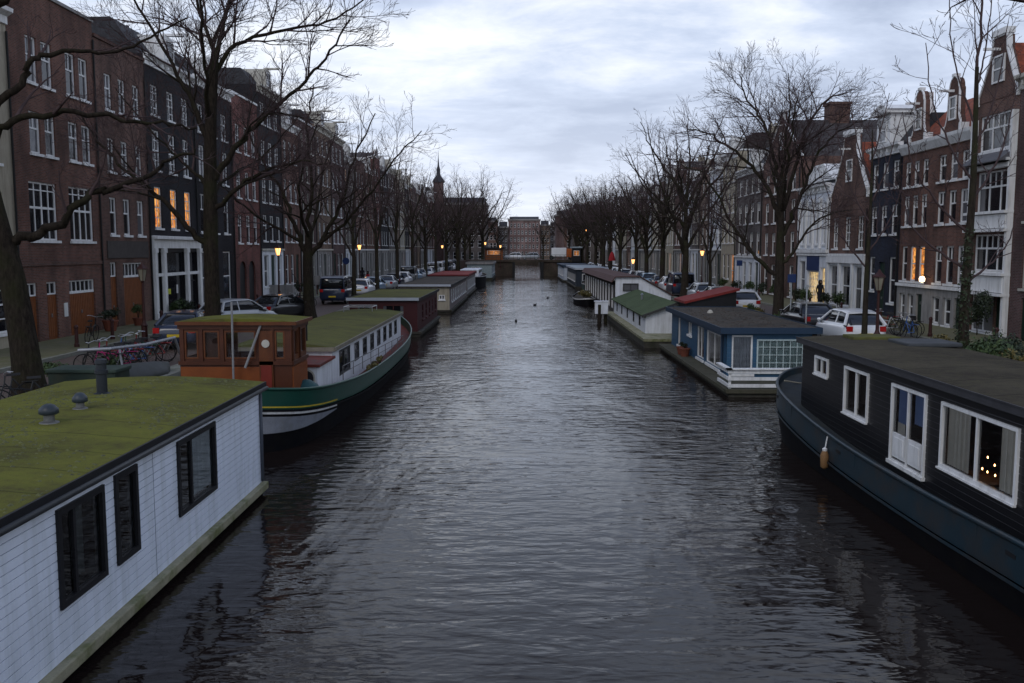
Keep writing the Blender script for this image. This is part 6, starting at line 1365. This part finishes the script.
for i, (x, y) in enumerate([(-.3, 68.), (1.45, 88.), (3.1, 101)]):
    r = empty('coot', (x, y, .0), 1.2 * i); tag(r, ['black water bird nearest, floating mid canal', 'black water bird right of the nearest one, mid canal', 'farthest black water bird floating mid canal'][i], 'bird')
    k = MB(); k.lathe([(.02, -.17), (.09, -.08), (.10, .02), (.07, .12), (.01, .18)], (0, 0, 0), 10)
    o = k.build('body', DK, r, (0, 0, .05), smooth=True); o.rotation_euler = (pi / 2, 0, 0)
    k = MB(); k.tube([(0, -.12, .08), (0, -.15, .18), (0, -.19, .2), (0, -.24, .19)], [.03, .025, .035, .008], 8); k.build('neck', DK, r, smooth=True)

# ------------------------------------------------------------------ far bridge
bg = empty('bridge', (2.0, 188, 0)); tag(bg, 'low far bridge with a square dark opening over the canal', 'bridge')
k = MB(); k.box(-13.2, -3.6, 0, 9, -1, 2.9); k.build('abutment', QW, bg); k = MB(); k.box(2.9, 10.9, 0, 9, -1, 2.9); k.build('abutment', QW, bg)
bx('deck', QW, bg, -13.2, 10.9, -.25, 9.25, 2.901, 3.35); bx('pier', DARKM, bg, -3.6, -3.1, -.3, 9.3, -1, 2.9); bx('pier', DARKM, bg, 2.4, 2.9, -.3, 9.3, -1, 2.9)
k = MB()
for z in (3.8, 4.35): k.box(-13.2, 10.9, -.2, -.14, z, z + .07)
for i in range(28): x = -13.1 + i * .88; k.box(x, x + .06, -.2, -.14, 3.35, 4.35)
k.build('railing', mat('dark_green_iron', (.04, .055, .05), .6), bg)
for sx, x0_, x1_ in ((-1, -25, -11.2), (1, 12.9, 24)):
    k = MB(); k.prism([(x0_, G - .2), (x1_, G - .2), (x1_, 3.3), (x0_, 1.6)] if sx < 0 else [(x0_, G - .2), (x1_, G - .2), (x1_, 1.6), (x0_, 3.3)], 188.2, 197); tag(k.build('road_ramp', GM), kind='structure')
ki = empty('kiosk', (-5.5, 190, 3.35)); tag(ki, 'dark roofed kiosk with warm lights on the far bridge left side', 'kiosk')
bx('wall', WOOD_O, ki, -1.9, 1.9, 0, 2.5, 0, 2.3); bx('roof', BLACK, ki, -2.4, 2.4, -.5, 3, 2.3, 2.6); window(ki, -1.4, 1., 2.8, 1., 'two', LIT2, WHITE, y=-.03, sill=False)
tk = empty('parked_truck', (8.2, 190.5, 3.36), pi / 2); tag(tk, 'white box truck crossing the far bridge with orange cab', 'truck')
bx('cargo_box', paint('white', (1, 1, 1)), tk, -1.0, 1.0, -1.5, 1.6, .7, 2.5, bevel=.05); bx('cab', mat('orange_cab', (.4, .1, .02), .4), tk, -1.05, 1.05, -3.2, -1.55, .5, 2.3, bevel=.12); bx('windscreen', AUTOG, tk, -.9, .9, -3.25, -2.6, 1.4, 2.1)
for sx in (-1, 1):
    for yy in (-2.4, 1.6): w_ = inst('wheel', CAR['van', 'dark_blue'][3], tk, (sx * .95, yy, .45)); w_.scale = (1.4,) * 3
cu = empty('bridge_keeper_cabin', (11.6, 187, 3.0)); tag(cu, 'small dark cabin with pale blue roof at right end of far bridge', 'cabin')
bx('wall', BLACK, cu, -.9, .9, -.9, .9, 0, 2.8); bx('roof', mat('pale_blue_roof', (.28, .33, .36)), cu, -1.2, 1.2, -1.2, 1.2, 2.801, 3.1); window(cu, -.6, 1.2, 1.2, 1.1, 'two', LIT2, WHITE, y=-.93, sill=False)
for i in range(5):
    q = pn_[i * 2]; o = car('hatch', q, -1.5 + i * 3.7 if i < 2 else 16 + i * 3, 194 if i < 2 else 196, pi / 2, f'{CN[q]} car at the far bridge, {ORD[i]} from its left end', 'cars at the far bridge', False); o.location.z = 3.36 if i < 2 else G

# ------------------------------------------------------------------ light, sky, camera
w = bpy.data.worlds.new('World'); S.world = w; w.use_nodes = True; t = w.node_tree; n = t.nodes; l = t.links
for q in list(n): n.remove(q)
out = n.new('ShaderNodeOutputWorld'); b1 = n.new('ShaderNodeBackground'); b2 = n.new('ShaderNodeBackground'); mx = n.new('ShaderNodeMixShader')
sky = n.new('ShaderNodeTexSky'); sky.sky_type = 'NISHITA'; sky.sun_disc = False; sky.sun_elevation = radians(42); sky.sun_rotation = radians(155)
l.new(sky.outputs[0], b1.inputs[0]); b1.inputs[1].default_value = .06
tc = n.new('ShaderNodeTexCoord'); sp = n.new('ShaderNodeSeparateXYZ'); l.new(tc.outputs['Generated'], sp.inputs[0])
def M(op, a, b=None):
    q = n.new('ShaderNodeMath'); q.operation = op
    for i, v in enumerate((a, b)):
        if v is None: continue
        if isinstance(v, (int, float)): q.inputs[i].default_value = v
        else: l.new(v, q.inputs[i])
    return q.outputs[0]
zz = M('ADD', M('MAXIMUM', sp.outputs[2], 0.), .16)
cb = n.new('ShaderNodeCombineXYZ'); l.new(M('DIVIDE', sp.outputs[0], zz), cb.inputs[0]); l.new(M('DIVIDE', sp.outputs[1], zz), cb.inputs[1])
mp = n.new('ShaderNodeMapping'); mp.inputs['Scale'].default_value = (.95, 1.25, 1); mp.inputs['Location'].default_value = (3.1, 1.7, 0); l.new(cb.outputs[0], mp.inputs[0])
def NZ(sc, d, r, di):
    q = n.new('ShaderNodeTexNoise'); q.inputs['Scale'].default_value = sc; q.inputs['Detail'].default_value = d; q.inputs['Roughness'].default_value = r; q.inputs['Distortion'].default_value = di; l.new(mp.outputs[0], q.inputs['Vector']); return q.outputs[0]
cl = M('ADD', M('MULTIPLY', NZ(.6, 7, .58, .4), .6), M('MULTIPLY', NZ(2.6, 7, .62, .3), .4))
rp = n.new('ShaderNodeValToRGB'); l.new(cl, rp.inputs[0]); e = rp.color_ramp.elements
e[0].position = .38; e[0].color = (.36, .43, .58, 1); e[1].position = .63; e[1].color = (.92, .95, 1.0, 1); q = e.new(.5); q.color = (.55, .63, .79, 1)
hz = n.new('ShaderNodeMix'); hz.data_type = 'RGBA'; l.new(M('POWER', M('SUBTRACT', 1., M('MAXIMUM', sp.outputs[2], 0.)), 9.), hz.inputs[0]); l.new(rp.outputs[0], hz.inputs[6]); hz.inputs[7].default_value = (.78, .82, .94, 1)
fo = n.new('ShaderNodeValToRGB'); l.new(sp.outputs[2], fo.inputs[0]); e = fo.color_ramp.elements; e[0].position = .46; e[0].color = (1, 1, 1, 1); e[1].position = .88; e[1].color = (.36, .41, .56, 1)
ml = n.new('ShaderNodeMix'); ml.data_type = 'RGBA'; ml.blend_type = 'MULTIPLY'; ml.inputs[0].default_value = 1.; l.new(hz.outputs[2], ml.inputs[6]); l.new(fo.outputs[0], ml.inputs[7]); l.new(ml.outputs[2], b2.inputs[0]); b2.inputs[1].default_value = .92
mx.inputs[0].default_value = .93; l.new(b1.outputs[0], mx.inputs[1]); l.new(b2.outputs[0], mx.inputs[2]); l.new(mx.outputs[0], out.inputs[0])
sun = bpy.data.lights.new('sun', 'SUN'); sun.energy = .5 * 1.0; sun.angle = radians(25); sun.color = (1, .94, .88); so = bpy.data.objects.new('sun', sun); COL.objects.link(so)
so.rotation_euler = (radians(48), 0, radians(-25))

cam = bpy.data.cameras.new('camera'); co = bpy.data.objects.new('camera', cam); COL.objects.link(co); S.camera = co
cam.sensor_width = 36; cam.lens = 900 / 1024 * 36; cam.clip_start = .1; cam.clip_end = 6000
co.location = (0, 0, CAMZ); co.rotation_euler = (pi / 2 - math.atan(91.5 / 900), 0, math.atan(8 / 900))
S.view_settings.view_transform = 'Standard'; S.view_settings.look = 'None'; S.view_settings.exposure = .42; S.view_settings.gamma = 1; S.view_settings.use_curve_mapping = False
S.render.engine = 'CYCLES'; S.cycles.use_denoising = True; S.cycles.max_bounces = 6; S.cycles.transparent_max_bounces = 8; S.cycles.caustics_reflective = False; S.cycles.caustics_refractive = False
